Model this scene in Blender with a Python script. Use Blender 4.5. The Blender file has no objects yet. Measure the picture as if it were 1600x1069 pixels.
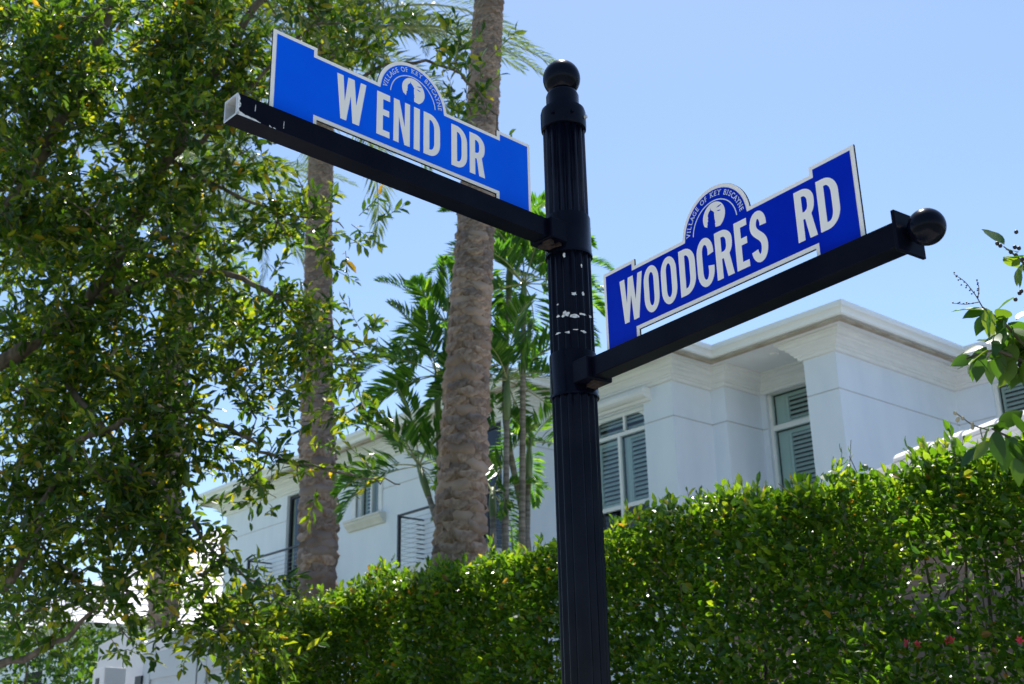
import bpy, bmesh, math, random
import numpy as np
from mathutils import Matrix, Vector

scene = bpy.context.scene
COL = scene.collection
R = math.radians
rng = np.random.default_rng(7)
random.seed(7)

# ------------------------------------------------------------------ camera, sky, sun, exposure
F_PX = 1860.966                                     # focal length in pixels of a 1600 px wide picture
CAM = np.array([-1.733463, -1.801418, 1.55])
FW = np.array([0.613345, 0.710331, 0.345308])
RT = np.array([0.761742, -0.647541, -0.020971])
UP = np.array([-0.208704, -0.275898, 0.938255])
cd = bpy.data.cameras.new("camera")
cam = bpy.data.objects.new("camera", cd)
COL.objects.link(cam)
cd.sensor_width = 36.0
cd.lens = F_PX / 1600 * 36.0
cd.clip_start, cd.clip_end = 0.05, 3000
cam.matrix_world = Matrix(((RT[0], UP[0], -FW[0], CAM[0]), (RT[1], UP[1], -FW[1], CAM[1]),
                           (RT[2], UP[2], -FW[2], CAM[2]), (0, 0, 0, 1)))
cd.dof.use_dof = True
cd.dof.focus_distance = 2.62
cd.dof.aperture_fstop = 10.0
scene.camera = cam

SUN_AZ, SUN_EL = R(42), R(66)                       # azimuth from +X towards +Y
world = bpy.data.worlds.new("World")
scene.world = world
world.use_nodes = True
wn = world.node_tree.nodes
wl = world.node_tree.links
sky = wn.new("ShaderNodeTexSky")
sky.sky_type = 'NISHITA'
sky.sun_disc = False
sky.sun_elevation = SUN_EL
sky.sun_rotation = R(90) - SUN_AZ
sky.air_density, sky.dust_density, sky.ozone_density = 1.0, 0.42, 3.0
wl.new(sky.outputs[0], wn["Background"].inputs[0])
wn["Background"].inputs[1].default_value = 0.105
sd = bpy.data.lights.new("sun", 'SUN')
sun = bpy.data.objects.new("sun", sd)
COL.objects.link(sun)
sd.energy, sd.angle, sd.color = 5.0, R(0.53), (1.0, 0.965, 0.91)
sv = Vector((math.cos(SUN_EL) * math.cos(SUN_AZ), math.cos(SUN_EL) * math.sin(SUN_AZ), math.sin(SUN_EL)))
sun.rotation_euler = sv.to_track_quat('Z', 'Y').to_euler()
sun.location = (5, 5, 30)
vs = scene.view_settings
vs.view_transform, vs.look, vs.exposure, vs.gamma = 'Standard', 'None', 0.95, 1.0
scene.cycles.max_bounces = 10
scene.cycles.transparent_max_bounces = 12
scene.cycles.sample_clamp_indirect = 6.0

def at(x, y, t):
    """point seen at photo pixel x, y (1600 x 1069) at depth t metres"""
    return CAM + t * (FW + RT * (x - 800) / F_PX - UP * (y - 534.5) / F_PX)

def pix(P):
    d = np.asarray(P) - CAM
    z = d @ FW
    return 800 + F_PX * (d @ RT) / z, 534.5 - F_PX * (d @ UP) / z, z

# ------------------------------------------------------------------ materials
def new_mat(name):
    m = bpy.data.materials.new(name)
    m.use_nodes = True
    nt = m.node_tree
    return m, nt, nt.nodes["Principled BSDF"]

def noise_mix(nt, c0, c1, scale, lo=0.35, hi=0.65, detail=5.0, coord='Object', stretch=None):
    tc = nt.nodes.new("ShaderNodeTexCoord")
    src = tc.outputs[coord]
    if stretch:
        mp = nt.nodes.new("ShaderNodeMapping")
        mp.inputs['Scale'].default_value = stretch
        nt.links.new(src, mp.inputs[0])
        src = mp.outputs[0]
    n = nt.nodes.new("ShaderNodeTexNoise")
    n.inputs['Scale'].default_value = scale
    n.inputs['Detail'].default_value = detail
    nt.links.new(src, n.inputs['Vector'])
    r = nt.nodes.new("ShaderNodeValToRGB")
    r.color_ramp.elements[0].position, r.color_ramp.elements[1].position = lo, hi
    r.color_ramp.elements[0].color = (*c0, 1)
    r.color_ramp.elements[1].color = (*c1, 1)
    nt.links.new(n.outputs[0], r.inputs[0])
    return n, r, src

def bump(nt, bsdf, height, strength, dist=0.01):
    b = nt.nodes.new("ShaderNodeBump")
    b.inputs['Strength'].default_value = strength
    b.inputs['Distance'].default_value = dist
    nt.links.new(height, b.inputs['Height'])
    nt.links.new(b.outputs[0], bsdf.inputs['Normal'])

def surf(name, c0, c1=None, scale=8, rough=0.7, bstr=0.0, bdist=0.01, lo=0.35, hi=0.65, spec=0.5, metal=0.0, stretch=None, coat=0.0, bscale=None):
    m, nt, b = new_mat(name)
    c1 = c1 or c0
    n, r, src = noise_mix(nt, c0, c1, scale, lo, hi, stretch=stretch)
    nt.links.new(r.outputs[0], b.inputs['Base Color'])
    b.inputs['Roughness'].default_value = rough
    b.inputs['Specular IOR Level'].default_value = spec
    b.inputs['Metallic'].default_value = metal
    b.inputs['Coat Weight'].default_value = coat
    if bstr:
        if bscale:
            n = nt.nodes.new("ShaderNodeTexNoise")
            n.inputs['Scale'].default_value = bscale
            n.inputs['Detail'].default_value = 6
            nt.links.new(src, n.inputs['Vector'])
        bump(nt, b, n.outputs[0], bstr, bdist)
    return m

def leaf_mat(name, cols, trans, rough=0.38, transcol=None, spec=0.5):
    """cols: list of (position, rgb) picked per leaf; trans: share of light let through"""
    m, nt, b = new_mat(name)
    g = nt.nodes.new("ShaderNodeNewGeometry")
    oi = nt.nodes.new("ShaderNodeObjectInfo")
    add = nt.nodes.new("ShaderNodeMath"); add.operation = 'ADD'
    fr = nt.nodes.new("ShaderNodeMath"); fr.operation = 'FRACT'
    nt.links.new(g.outputs['Random Per Island'], add.inputs[0])
    nt.links.new(oi.outputs['Random'], add.inputs[1])
    nt.links.new(add.outputs[0], fr.inputs[0])
    r = nt.nodes.new("ShaderNodeValToRGB")
    el = r.color_ramp.elements
    el[0].position, el[0].color = cols[0][0], (*cols[0][1], 1)
    el[1].position, el[1].color = cols[-1][0], (*cols[-1][1], 1)
    for p, c in cols[1:-1]:
        e = el.new(p); e.color = (*c, 1)
    nt.links.new(fr.outputs[0], r.inputs[0])
    nt.links.new(r.outputs[0], b.inputs['Base Color'])
    b.inputs['Roughness'].default_value = rough
    b.inputs['Specular IOR Level'].default_value = spec
    t = nt.nodes.new("ShaderNodeBsdfTranslucent")
    hs = nt.nodes.new("ShaderNodeMixRGB"); hs.blend_type = 'MULTIPLY'; hs.inputs[0].default_value = 1.0
    nt.links.new(r.outputs[0], hs.inputs[1])
    hs.inputs[2].default_value = (*(transcol or (3.2, 2.9, 0.9)), 1)
    nt.links.new(hs.outputs[0], t.inputs[0])
    mx = nt.nodes.new("ShaderNodeMixShader")
    mx.inputs[0].default_value = trans
    nt.links.new(b.outputs[0], mx.inputs[1])
    nt.links.new(t.outputs[0], mx.inputs[2])
    nt.links.new(mx.outputs[0], nt.nodes["Material Output"].inputs[0])
    return m

M = {}
M['wall'] = surf('white_stucco', (0.70, 0.765, 0.86), (0.79, 0.845, 0.925), 1.6, 0.85, 0.35, 0.005, bscale=45, stretch=(1.5, 1.5, 0.5), lo=0.25, hi=0.7)
M['groove'] = surf('groove_stucco', (0.60, 0.60, 0.59), None, 3, 0.9)
M['trim'] = surf('cornice_paint', (0.74, 0.75, 0.76), (0.80, 0.81, 0.82), 3, 0.6, 0.1, 0.002, stretch=(1, 1, 9))
M['gutter'] = surf('gutter_paint', (0.80, 0.82, 0.83), (0.84, 0.86, 0.87), 2, 0.35)
M['tan'] = surf('tan_drip_strip', (0.33, 0.26, 0.19), (0.48, 0.41, 0.32), 4, 0.8)
M['frame'] = surf('window_frame_paint', (0.80, 0.81, 0.80), None, 3, 0.4)
M['shutter'] = surf('shutter_paint', (0.72, 0.80, 0.80), (0.78, 0.85, 0.85), 3, 0.5)
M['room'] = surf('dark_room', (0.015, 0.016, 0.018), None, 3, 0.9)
M['rail'] = surf('dark_rail_paint', (0.018, 0.022, 0.030), None, 5, 0.45)
M['cable'] = surf('steel_cable', (0.28, 0.29, 0.31), None, 5, 0.35, metal=0.8)
M['slab'] = surf('balcony_slab_paint', (0.62, 0.61, 0.57), (0.7, 0.69, 0.66), 4, 0.8)
M['tile'] = surf('white_roof_tile', (0.60, 0.57, 0.55), (0.76, 0.74, 0.73), 5, 0.7, 0.3, 0.004, bscale=30)
M['tile_dark'] = surf('tile_shadow_gap', (0.12, 0.09, 0.08), (0.3, 0.22, 0.18), 9, 0.9)
M['taupe'] = surf('taupe_render', (0.30, 0.20, 0.17), (0.36, 0.25, 0.21), 3, 0.9, 0.2, 0.004, bscale=40)
M['gate'] = surf('gate_paint', (0.45, 0.48, 0.52), (0.50, 0.53, 0.56), 2, 0.45)
M['gatewall'] = surf('gate_pillar_render', (0.72, 0.70, 0.70), (0.78, 0.76, 0.75), 2, 0.85, 0.2, 0.003, bscale=50)
M['black'] = surf('black_gloss_paint', (0.0020, 0.0027, 0.0075), (0.0050, 0.0060, 0.0120), 14, 0.20, 0.10, 0.002, spec=0.10, bscale=45)
M['beam'] = surf('black_beam_paint', (0.0020, 0.0026, 0.0075), (0.0050, 0.0058, 0.0120), 9, 0.30, 0.12, 0.002, spec=0.05, bscale=70)
M['bare'] = surf('bare_aluminium', (0.55, 0.55, 0.54), (0.68, 0.68, 0.67), 40, 0.5, 0.3, 0.001, metal=0.35)
M['chip'] = surf('chipped_primer', (0.30, 0.29, 0.28), (0.72, 0.71, 0.70), 180, 0.8, lo=0.3, hi=0.5)
M['rust'] = surf('rusty_weld', (0.010, 0.006, 0.005), (0.032, 0.017, 0.011), 90, 0.9, 0.6, 0.003)
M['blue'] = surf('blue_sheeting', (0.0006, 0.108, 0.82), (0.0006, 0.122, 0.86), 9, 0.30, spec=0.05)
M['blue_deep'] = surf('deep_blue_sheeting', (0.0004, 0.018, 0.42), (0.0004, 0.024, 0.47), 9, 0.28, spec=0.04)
M['cream'] = surf('cream_sheeting', (0.93, 0.845, 0.765), (0.96, 0.875, 0.795), 12, 0.42)
M['print'] = surf('pale_blue_white_print', (0.66, 0.70, 0.78), None, 30, 0.42)
M['bark_oak'] = surf('grey_brown_bark', (0.07, 0.052, 0.038), (0.20, 0.155, 0.115), 18, 0.95, 0.9, 0.02, stretch=(1, 1, 0.35))
M['twig'] = surf('twig_bark', (0.06, 0.05, 0.03), (0.15, 0.12, 0.075), 20, 0.9)
M['bark_palm'] = surf('date_palm_boots', (0.165, 0.112, 0.085), (0.41, 0.335, 0.295), 2.2, 0.95, 0.8, 0.012, lo=0.32, hi=0.64, bscale=9)
M['bark_core'] = surf('date_palm_core', (0.05, 0.034, 0.026), (0.13, 0.09, 0.07), 14, 0.95, 0.9, 0.02)
M['stem_grey'] = surf('slender_palm_stem', (0.12, 0.10, 0.075), (0.30, 0.265, 0.22), 5, 0.85, 0.4, 0.006, stretch=(1, 1, 7))
M['crownshaft'] = surf('green_crownshaft', (0.10, 0.17, 0.06), (0.20, 0.25, 0.10), 4, 0.5, stretch=(3, 3, 0.6))
M['oak'] = leaf_mat('oak_leaf', [(0.0, (0.017, 0.048, 0.010)), (0.42, (0.036, 0.080, 0.012)), (0.76, (0.085, 0.140, 0.016)), (0.97, (0.19, 0.205, 0.022)), (1.0, (0.26, 0.14, 0.02))], 0.50, 0.22, (3.3, 3.0, 0.8), spec=0.5)
M['hedge'] = leaf_mat('hedge_leaf', [(0.0, (0.022, 0.064, 0.009)), (0.5, (0.042, 0.105, 0.011)), (0.85, (0.080, 0.150, 0.014)), (0.98, (0.13, 0.19, 0.018)), (1.0, (0.22, 0.10, 0.03))], 0.50, 0.25, (3.6, 3.1, 0.8))
M['sunlit_leaf'] = leaf_mat('sunlit_hedge_leaf', [(0.0, (0.08, 0.16, 0.015)), (0.6, (0.13, 0.22, 0.02)), (0.93, (0.20, 0.25, 0.03)), (1.0, (0.28, 0.16, 0.05))], 0.50, 0.28, (2.6, 2.4, 0.9))  # lime that puts sunlight into the colour of the hedge-top leaves
M['shrub'] = leaf_mat('broad_leaf', [(0.0, (0.022, 0.065, 0.011)), (0.6, (0.040, 0.100, 0.013)), (1.0, (0.11, 0.17, 0.02))], 0.40, 0.46)
M['date'] = leaf_mat('date_palm_leaflet', [(0.0, (0.050, 0.085, 0.035)), (0.6, (0.085, 0.13, 0.05)), (1.0, (0.15, 0.18, 0.075))], 0.34, 0.4, (2.2, 2.2, 1.0))
M['areca'] = leaf_mat('small_palm_leaflet', [(0.0, (0.024, 0.080, 0.014)), (0.6, (0.046, 0.130, 0.018)), (1.0, (0.12, 0.22, 0.028))], 0.46, 0.28)
M['rachis'] = surf('palm_rachis', (0.22, 0.25, 0.09), (0.36, 0.36, 0.17), 6, 0.5)
M['berry_d'] = surf('dark_seed_pod', (0.012, 0.009, 0.010), (0.03, 0.02, 0.02), 20, 0.5)
M['berry_l'] = surf('pale_seed_pod', (0.35, 0.30, 0.20), (0.5, 0.45, 0.3), 20, 0.6)
M['flower'] = surf('red_blossom', (0.45, 0.012, 0.03), (0.60, 0.03, 0.06), 20, 0.6)
M['grass'] = surf('lawn', (0.05, 0.085, 0.02), (0.09, 0.13, 0.035), 3, 0.95, 0.5, 0.02)
M['asphalt'] = surf('road_asphalt', (0.10, 0.10, 0.10), (0.15, 0.148, 0.145), 40, 0.9, 0.5, 0.004)
M['concrete'] = surf('pavement_concrete', (0.42, 0.41, 0.39), (0.52, 0.505, 0.48), 2.5, 0.9, 0.3, 0.003)
M['kerb'] = surf('kerb_concrete', (0.40, 0.39, 0.37), (0.50, 0.49, 0.46), 5, 0.9)

def glass_mat():
    m, nt, b = new_mat('window_glass')
    tr = nt.nodes.new("ShaderNodeBsdfTransparent"); tr.inputs[0].default_value = (0.82, 0.90, 0.88, 1)
    gl = nt.nodes.new("ShaderNodeBsdfGlossy"); gl.inputs[0].default_value = (0.9, 0.95, 1, 1); gl.inputs['Roughness'].default_value = 0.02
    f = nt.nodes.new("ShaderNodeFresnel"); f.inputs[0].default_value = 1.5
    mx = nt.nodes.new("ShaderNodeMixShader")
    nt.links.new(f.outputs[0], mx.inputs[0]); nt.links.new(tr.outputs[0], mx.inputs[1]); nt.links.new(gl.outputs[0], mx.inputs[2])
    nt.links.new(mx.outputs[0], nt.nodes["Material Output"].inputs[0])
    return m
M['glass'] = glass_mat()

# ------------------------------------------------------------------ object helpers
def link(o, parent=None):
    COL.objects.link(o)
    if parent is not None:
        o.parent = parent
        top = parent
        off = Vector((0, 0, 0))
        while top is not None:
            if top.type == 'EMPTY':
                off += top.location
            top = top.parent
        if parent.type == 'EMPTY':
            o.matrix_parent_inverse = Matrix.Translation(-off)
    return o

def tag(o, label=None, cat=None, group=None, kind=None):
    if label: o['label'] = label
    if cat: o['category'] = cat
    if group: o['group'] = group
    if kind: o['kind'] = kind
    return o

def thing(name, loc, label, cat, group=None):
    o = bpy.data.objects.new(name, None)
    o.location = loc
    o.empty_display_size = 0.2
    COL.objects.link(o)
    return tag(o, label, cat, group)

def mesh_np(name, V, F, mat, smooth=False):
    """V (n,3), F (m,k) all faces of one arity"""
    V = np.asarray(V, dtype=np.float32); F = np.asarray(F, dtype=np.int32)
    me = bpy.data.meshes.new(name)
    me.vertices.add(len(V)); me.vertices.foreach_set("co", V.ravel())
    k = F.shape[1]
    me.loops.add(F.size); me.loops.foreach_set("vertex_index", F.ravel())
    me.polygons.add(len(F))
    me.polygons.foreach_set("loop_start", np.arange(0, F.size, k, dtype=np.int32))
    me.polygons.foreach_set("use_smooth", np.full(len(F), smooth))
    me.update(calc_edges=True)
    me.materials.append(mat)
    return me

def obj_np(name, V, F, mat, parent=None, smooth=False):
    return link(bpy.data.objects.new(name, mesh_np(name, V, F, mat, smooth)), parent)

class MB:
    """collects shapes that make up ONE piece"""
    def __init__(s): s.v, s.f = [], []
    def add(s, V, F):
        b = len(s.v)
        s.v += [tuple(map(float, p)) for p in V]; s.f += [[i + b for i in f] for f in F]
        return s
    def box(s, lo, hi):
        (x0, y0, z0), (x1, y1, z1) = lo, hi
        return s.add([(x0, y0, z0), (x1, y0, z0), (x1, y1, z0), (x0, y1, z0), (x0, y0, z1), (x1, y0, z1), (x1, y1, z1), (x0, y1, z1)],
                     [(3, 2, 1, 0), (4, 5, 6, 7), (0, 1, 5, 4), (1, 2, 6, 5), (2, 3, 7, 6), (3, 0, 4, 7)])
    def obox(s, o, ax, ay, az):
        """box centred at o with half axes ax, ay, az"""
        o, ax, ay, az = map(np.asarray, (o, ax, ay, az))
        V = [o + i * ax + j * ay + k * az for k in (-1, 1) for i, j in ((-1, -1), (1, -1), (1, 1), (-1, 1))]
        return s.add(V, [(3, 2, 1, 0), (4, 5, 6, 7), (0, 1, 5, 4), (1, 2, 6, 5), (2, 3, 7, 6), (3, 0, 4, 7)])
    def tube(s, pts, rad, n=8, cap=True):
        pts = np.asarray(pts, float)
        rad = np.broadcast_to(np.asarray(rad, float), (len(pts),))
        T = np.gradient(pts, axis=0); T /= np.linalg.norm(T, axis=1)[:, None] + 1e-12
        a = np.array([1, 0, 0]) if abs(T[0][0]) < 0.8 else np.array([0, 1, 0])
        V = []
        for p, t, r in zip(pts, T, rad):
            u = np.cross(t, a); u /= np.linalg.norm(u); w = np.cross(t, u)
            V += [p + r * (math.cos(q) * u + math.sin(q) * w) for q in np.linspace(0, 2 * math.pi, n, endpoint=False)]
        F = [(i * n + j, i * n + (j + 1) % n, (i + 1) * n + (j + 1) % n, (i + 1) * n + j) for i in range(len(pts) - 1) for j in range(n)]
        if cap: F += [tuple(range(n))[::-1], tuple(range((len(pts) - 1) * n, len(pts) * n))]
        return s.add(V, F)
    def lathe(s, prof, n=48, rfun=None, c=(0, 0)):
        """prof [(r, z)], optional rfun(theta, r) for flutes"""
        V = []
        for r, z in prof:
            for q in np.linspace(0, 2 * math.pi, n, endpoint=False):
                rr = rfun(q, r) if rfun else r
                V.append((c[0] + rr * math.cos(q), c[1] + rr * math.sin(q), z))
        F = [(i * n + j, i * n + (j + 1) % n, (i + 1) * n + (j + 1) % n, (i + 1) * n + j) for i in range(len(prof) - 1) for j in range(n)]
        F += [tuple(range(n))[::-1], tuple(range((len(prof) - 1) * n, len(prof) * n))]
        return s.add(V, F)
    def build(s, name, mat, parent=None, smooth=False, auto=False):
        me = bpy.data.meshes.new(name)
        me.from_pydata(s.v, [], s.f)
        me.materials.append(mat)
        if smooth or auto:
            me.polygons.foreach_set("use_smooth", [True] * len(me.polygons))
            if auto: me.set_sharp_from_angle(angle=R(38))
        me.update()
        return link(bpy.data.objects.new(name, me), parent)

def bevel(o, w, seg=2):
    md = o.modifiers.new("bevel", 'BEVEL'); md.width = w; md.segments = seg; md.limit_method = 'ANGLE'
    return o

# ------------------------------------------------------------------ the ground
def sheet(name, x0, x1, y0, y1, z, mat):
    o = MB().add([(x0, y0, z), (x1, y0, z), (x1, y1, z), (x0, y1, z)], [(0, 1, 2, 3)]).build(name, mat)
    o['kind'] = 'structure'
    return o
sheet('ground', -700, 700, -700, 700, 0.0, M['grass'])
sheet('road', -9.5, -2.9, -300, 300, 0.004, M['asphalt'])
sheet('side_road', -2.9, 300, -9.5, -2.9, 0.008, M['asphalt'])
o = MB().box((-2.9, -2.9, -0.1), (2.3, 60, 0.11)).build('pavement', M['concrete']); o['kind'] = 'structure'
o = MB().box((-2.9, -3.06, -0.1), (60, -2.9, 0.12)).build('kerb', M['kerb']); o['kind'] = 'structure'
o = MB().box((-3.06, -3.06, -0.1), (-2.9, 60, 0.125)).build('kerb_along_road', M['kerb']); o['kind'] = 'structure'
sheet('garden_ground', 2.3, 9.6, -2.8, 60, 0.02, M['grass'])
sheet('driveway', 4.9, 14.2, -2.8, 6.6, 0.026, M['concrete'])

# ------------------------------------------------------------------ the house
house = thing('white_house', (12.0, 12.0, 0), 'large white two-storey villa with louvred windows, balconies and moulded cornice behind the hedge', 'house')
FOOT = [(17.0, 20.6), (9.68, 20.6), (9.68, 11.25), (10.44, 11.25), (10.44, 8.87), (11.27, 8.87), (11.27, 8.60), (12.08, 8.60),
        (12.08, 7.21), (11.27, 7.21), (11.27, 6.70), (14.24, 6.70), (14.24, -8.0)]
EAVE = [(17.0, 20.6), (9.68, 20.6), (9.68, 11.25), (10.44, 11.25), (10.44, 8.87), (11.27, 8.87), (11.27, 6.70), (14.24, 6.70), (14.24, -8.0)]
GZ0, GZ1 = 6.293, 6.311          # the incised line round the upper storey

def wall_panel(a, b, openings=(), zt=7.10, reveal=0.13):
    """one facade plane from a to b (outside on the right hand of a->b), openings (s0, s1, z0, z1) along it"""
    a, b = np.array(a), np.array(b)
    L = np.linalg.norm(b - a); d = (b - a) / L; n = np.array([d[1], -d[0]])
    ss = sorted({0.0, L, *[o[0] for o in openings], *[o[1] for o in openings]})
    zs = sorted({0.0, zt, GZ0, GZ1, *[o[2] for o in openings], *[o[3] for o in openings]})
    P = lambda s, z, dep=0.0: (*(a + d * s - n * dep), z)
    w, g = MB(), MB()
    for s0, s1 in zip(ss, ss[1:]):
        for z0, z1 in zip(zs, zs[1:]):
            sm, zm = (s0 + s1) / 2, (z0 + z1) / 2
            if any(o[0] < sm < o[1] and o[2] < zm < o[3] for o in openings): continue
            if GZ0 - 1e-6 < zm < GZ1 + 1e-6:
                g.add([P(s0, z0, .014), P(s1, z0, .014), P(s1, z1, .014), P(s0, z1, .014)], [(0, 1, 2, 3)])
                w.add([P(s0, z0), P(s1, z0), P(s1, z0, .014), P(s0, z0, .014)], [(0, 1, 2, 3)])
                w.add([P(s0, z1), P(s1, z1), P(s1, z1, .014), P(s0, z1, .014)], [(3, 2, 1, 0)])
            else:
                w.add([P(s0, z0), P(s1, z0), P(s1, z1), P(s0, z1)], [(0, 1, 2, 3)])
    for s0, s1, z0, z1 in openings:
        w.add([P(s0, z0), P(s0, z1), P(s0, z1, reveal), P(s0, z0, reveal)], [(0, 1, 2, 3)])
        w.add([P(s1, z0), P(s1, z1), P(s1, z1, reveal), P(s1, z0, reveal)], [(3, 2, 1, 0)])
        w.add([P(s0, z0), P(s1, z0), P(s1, z0, reveal), P(s0, z0, reveal)], [(3, 2, 1, 0)])
        w.add([P(s0, z1), P(s1, z1), P(s1, z1, reveal), P(s0, z1, reveal)], [(0, 1, 2, 3)])
    wo = w.build('wall', M['wall'], house)
    if g.v: g.build('groove', M['groove'], wo)
    return wo

Z2 = 4.71                                           # upper floor level
OPEN = {1: [(20.6 - 18.14, 20.6 - 16.9, Z2, 7.0 - .22), (20.6 - 15.72, 20.6 - 15.0, 5.90, 6.74), (20.6 - 12.9, 20.6 - 11.72, Z2, 6.78)],
        3: [(11.25 - 10.60, 11.25 - 9.43, 4.45, 6.60)],
        7: [(8.60 - 8.50, 8.60 - 7.36, 5.25, 6.86)],
        11: [(6.70 - 6.12, 6.70 - 4.9, 5.6, 6.80)]}
for i in range(len(FOOT) - 1):
    wall_panel(FOOT[i], FOOT[i + 1], OPEN.get(i, []))

def offset_path(path, off):
    P = [np.array(p, float) for p in path]
    out = []
    for i, p in enumerate(P):
        ns = []
        if i > 0: d = P[i] - P[i - 1]; d /= np.linalg.norm(d); ns.append(np.array([d[1], -d[0]]))
        if i < len(P) - 1: d = P[i + 1] - P[i]; d /= np.linalg.norm(d); ns.append(np.array([d[1], -d[0]]))
        out.append(p + off * (ns[0] if len(ns) == 1 else (ns[0] + ns[1])))   # right angles only
    return out

def sweep(path, prof, name, mat, parent, auto=True):
    m = MB()
    rows = [[(*q, z) for q in offset_path(path, o)] for o, z in prof]
    n = len(path)
    V = [v for r in rows for v in r]
    m.add(V, [(j * n + i, j * n + i + 1, (j + 1) * n + i + 1, (j + 1) * n + i) for j in range(len(prof) - 1) for i in range(n - 1)])
    return m.build(name, mat, parent, auto=False)

sweep(FOOT, [(0.0, 6.815), (0.045, 6.815), (0.055, 6.835), (0.055, 6.85), (0.085, 6.865), (0.085, 6.885), (0.105, 6.895), (0.125, 6.93),
             (0.165, 6.955), (0.165, 6.972), (0.205, 6.985), (0.225, 7.01), (0.225, 7.025), (0.265, 7.035), (0.265, 7.075)], 'cornice', M['trim'], house)
sweep(EAVE, [(0.36, 7.05), (0.43, 7.05), (0.43, 7.078), (0.36, 7.078)], 'drip_strip', M['tan'], house)
sweep(EAVE, [(0.40, 7.062), (0.40, 7.10), (0.455, 7.098), (0.475, 7.115), (0.48, 7.15), (0.50, 7.175), (0.525, 7.19), (0.53, 7.205), (0.53, 7.262), (0.515, 7.262), (0.515, 7.21), (0.40, 7.20)], 'gutter', M['gutter'], house)
so = MB()
ring = [(*q, 7.064) for q in offset_path(EAVE, 0.41)] + [(22.0, -8.0, 7.064), (22.0, 21.0, 7.064)]
so.add(ring, [tuple(range(len(ring)))])
so.build('soffit', M['trim'], house)
dl = MB().lathe([(0.0, 7.052), (0.05, 7.05), (0.065, 7.052), (0.07, 7.063)], 20, c=(11.30, 7.70)).build('downlight', M['frame'], house, smooth=True)

def hip_roof(x0, x1, y0, y1, z, pitch, name='roof', step=0.34):
    m = MB()
    W = min(x1 - x0, y1 - y0) / 2
    n = int(W / step); t = math.tan(pitch)
    def rect(i, dz): k = i * step; return [(x0 + k, y0 + k, z + k * t + dz), (x1 - k, y0 + k, z + k * t + dz), (x1 - k, y1 - k, z + k * t + dz), (x0 + k, y1 - k, z + k * t + dz)]
    for i in range(n):
        lo, up, base = rect(i, 0.035), rect(i + 1, 0.004), rect(i, 0.0)
        V = base + lo + up
        m.add(V, [(j, (j + 1) % 4, 4 + (j + 1) % 4, 4 + j) for j in range(4)] + [(4 + j, 4 + (j + 1) % 4, 8 + (j + 1) % 4, 8 + j) for j in range(4)])
    top = rect(n, 0.004); m.add(top, [(0, 1, 2, 3)])
    return m.build(name, M['tile'], house)
PITCH = R(18.0)
hip_roof(9.22, 17.5, 10.79, 21.06, 7.235, PITCH)
hip_roof(10.81, 19.0, 6.24, 15.0, 7.225, PITCH)
hip_roof(9.98, 17.0, 8.41, 13.2, 7.23, PITCH)
hip_roof(13.78, 22.0, -8.4, 9.0, 7.232, PITCH)

# tile ends that stick out over the gutter
td = MB()
for k in range(9):
    q = math.pi * k / 8
    td.v += [(0.0, 0.12 * math.cos(q), 0.055 * math.sin(q)), (0.42, 0.12 * math.cos(q), 0.055 * math.sin(q) + 0.13)]
td.f = [[2 * k, 2 * k + 1, 2 * k + 3, 2 * k + 2] for k in range(8)] + [[2 * k for k in range(9)][::-1]]
tile_me = bpy.data.meshes.new('roof_tile'); tile_me.from_pydata(td.v, [], td.f); tile_me.materials.append(M['tile'])
def tile_row(p0, p1, inward, z):
    p0, p1 = np.array(p0), np.array(p1)
    L = np.linalg.norm(p1 - p0); n = int(L / 0.25)
    for i in range(n):
        q = p0 + (p1 - p0) * (i + 0.5) / n
        o = bpy.data.objects.new('roof_tile', tile_me)
        link(o, house)
        o.matrix_basis = Matrix.Translation((q[0], q[1], z + random.uniform(-.008, .008))) @ Matrix.Rotation(math.atan2(inward[1], inward[0]), 4, 'Z')
tile_row((10.86, 8.3), (10.86, 6.3), (1, 0), 7.190)
tile_row((10.9, 6.28), (13.7, 6.28), (0, 1), 7.190)
tile_row((13.82, 6.1), (13.82, 2.0), (1, 0), 7.190)

def bars(name, rects, x0, x1, mat, parent):
    m = MB()
    for y0, y1, z0, z1 in rects: m.box((x0, min(y0, y1), z0), (x1, max(y0, y1), z1))
    return m.build(name, mat, parent)

def slat_set(parent, x, y0, y1, z0, z1, pitch=0.064, width=0.062, tilt=46):
    n = int((z1 - z0) / pitch)
    for i in range(n):
        z = z0 + (i + 0.5) * (z1 - z0) / n
        MB().obox((x, (y0 + y1) / 2, z), (math.cos(R(tilt)) * width / 2, 0, math.sin(R(tilt)) * width / 2), (0, (y1 - y0) / 2, 0),
                  (-math.sin(R(tilt)) * 0.005, 0, math.cos(R(tilt)) * 0.005)).build('slat', M['shutter'], parent)

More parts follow.
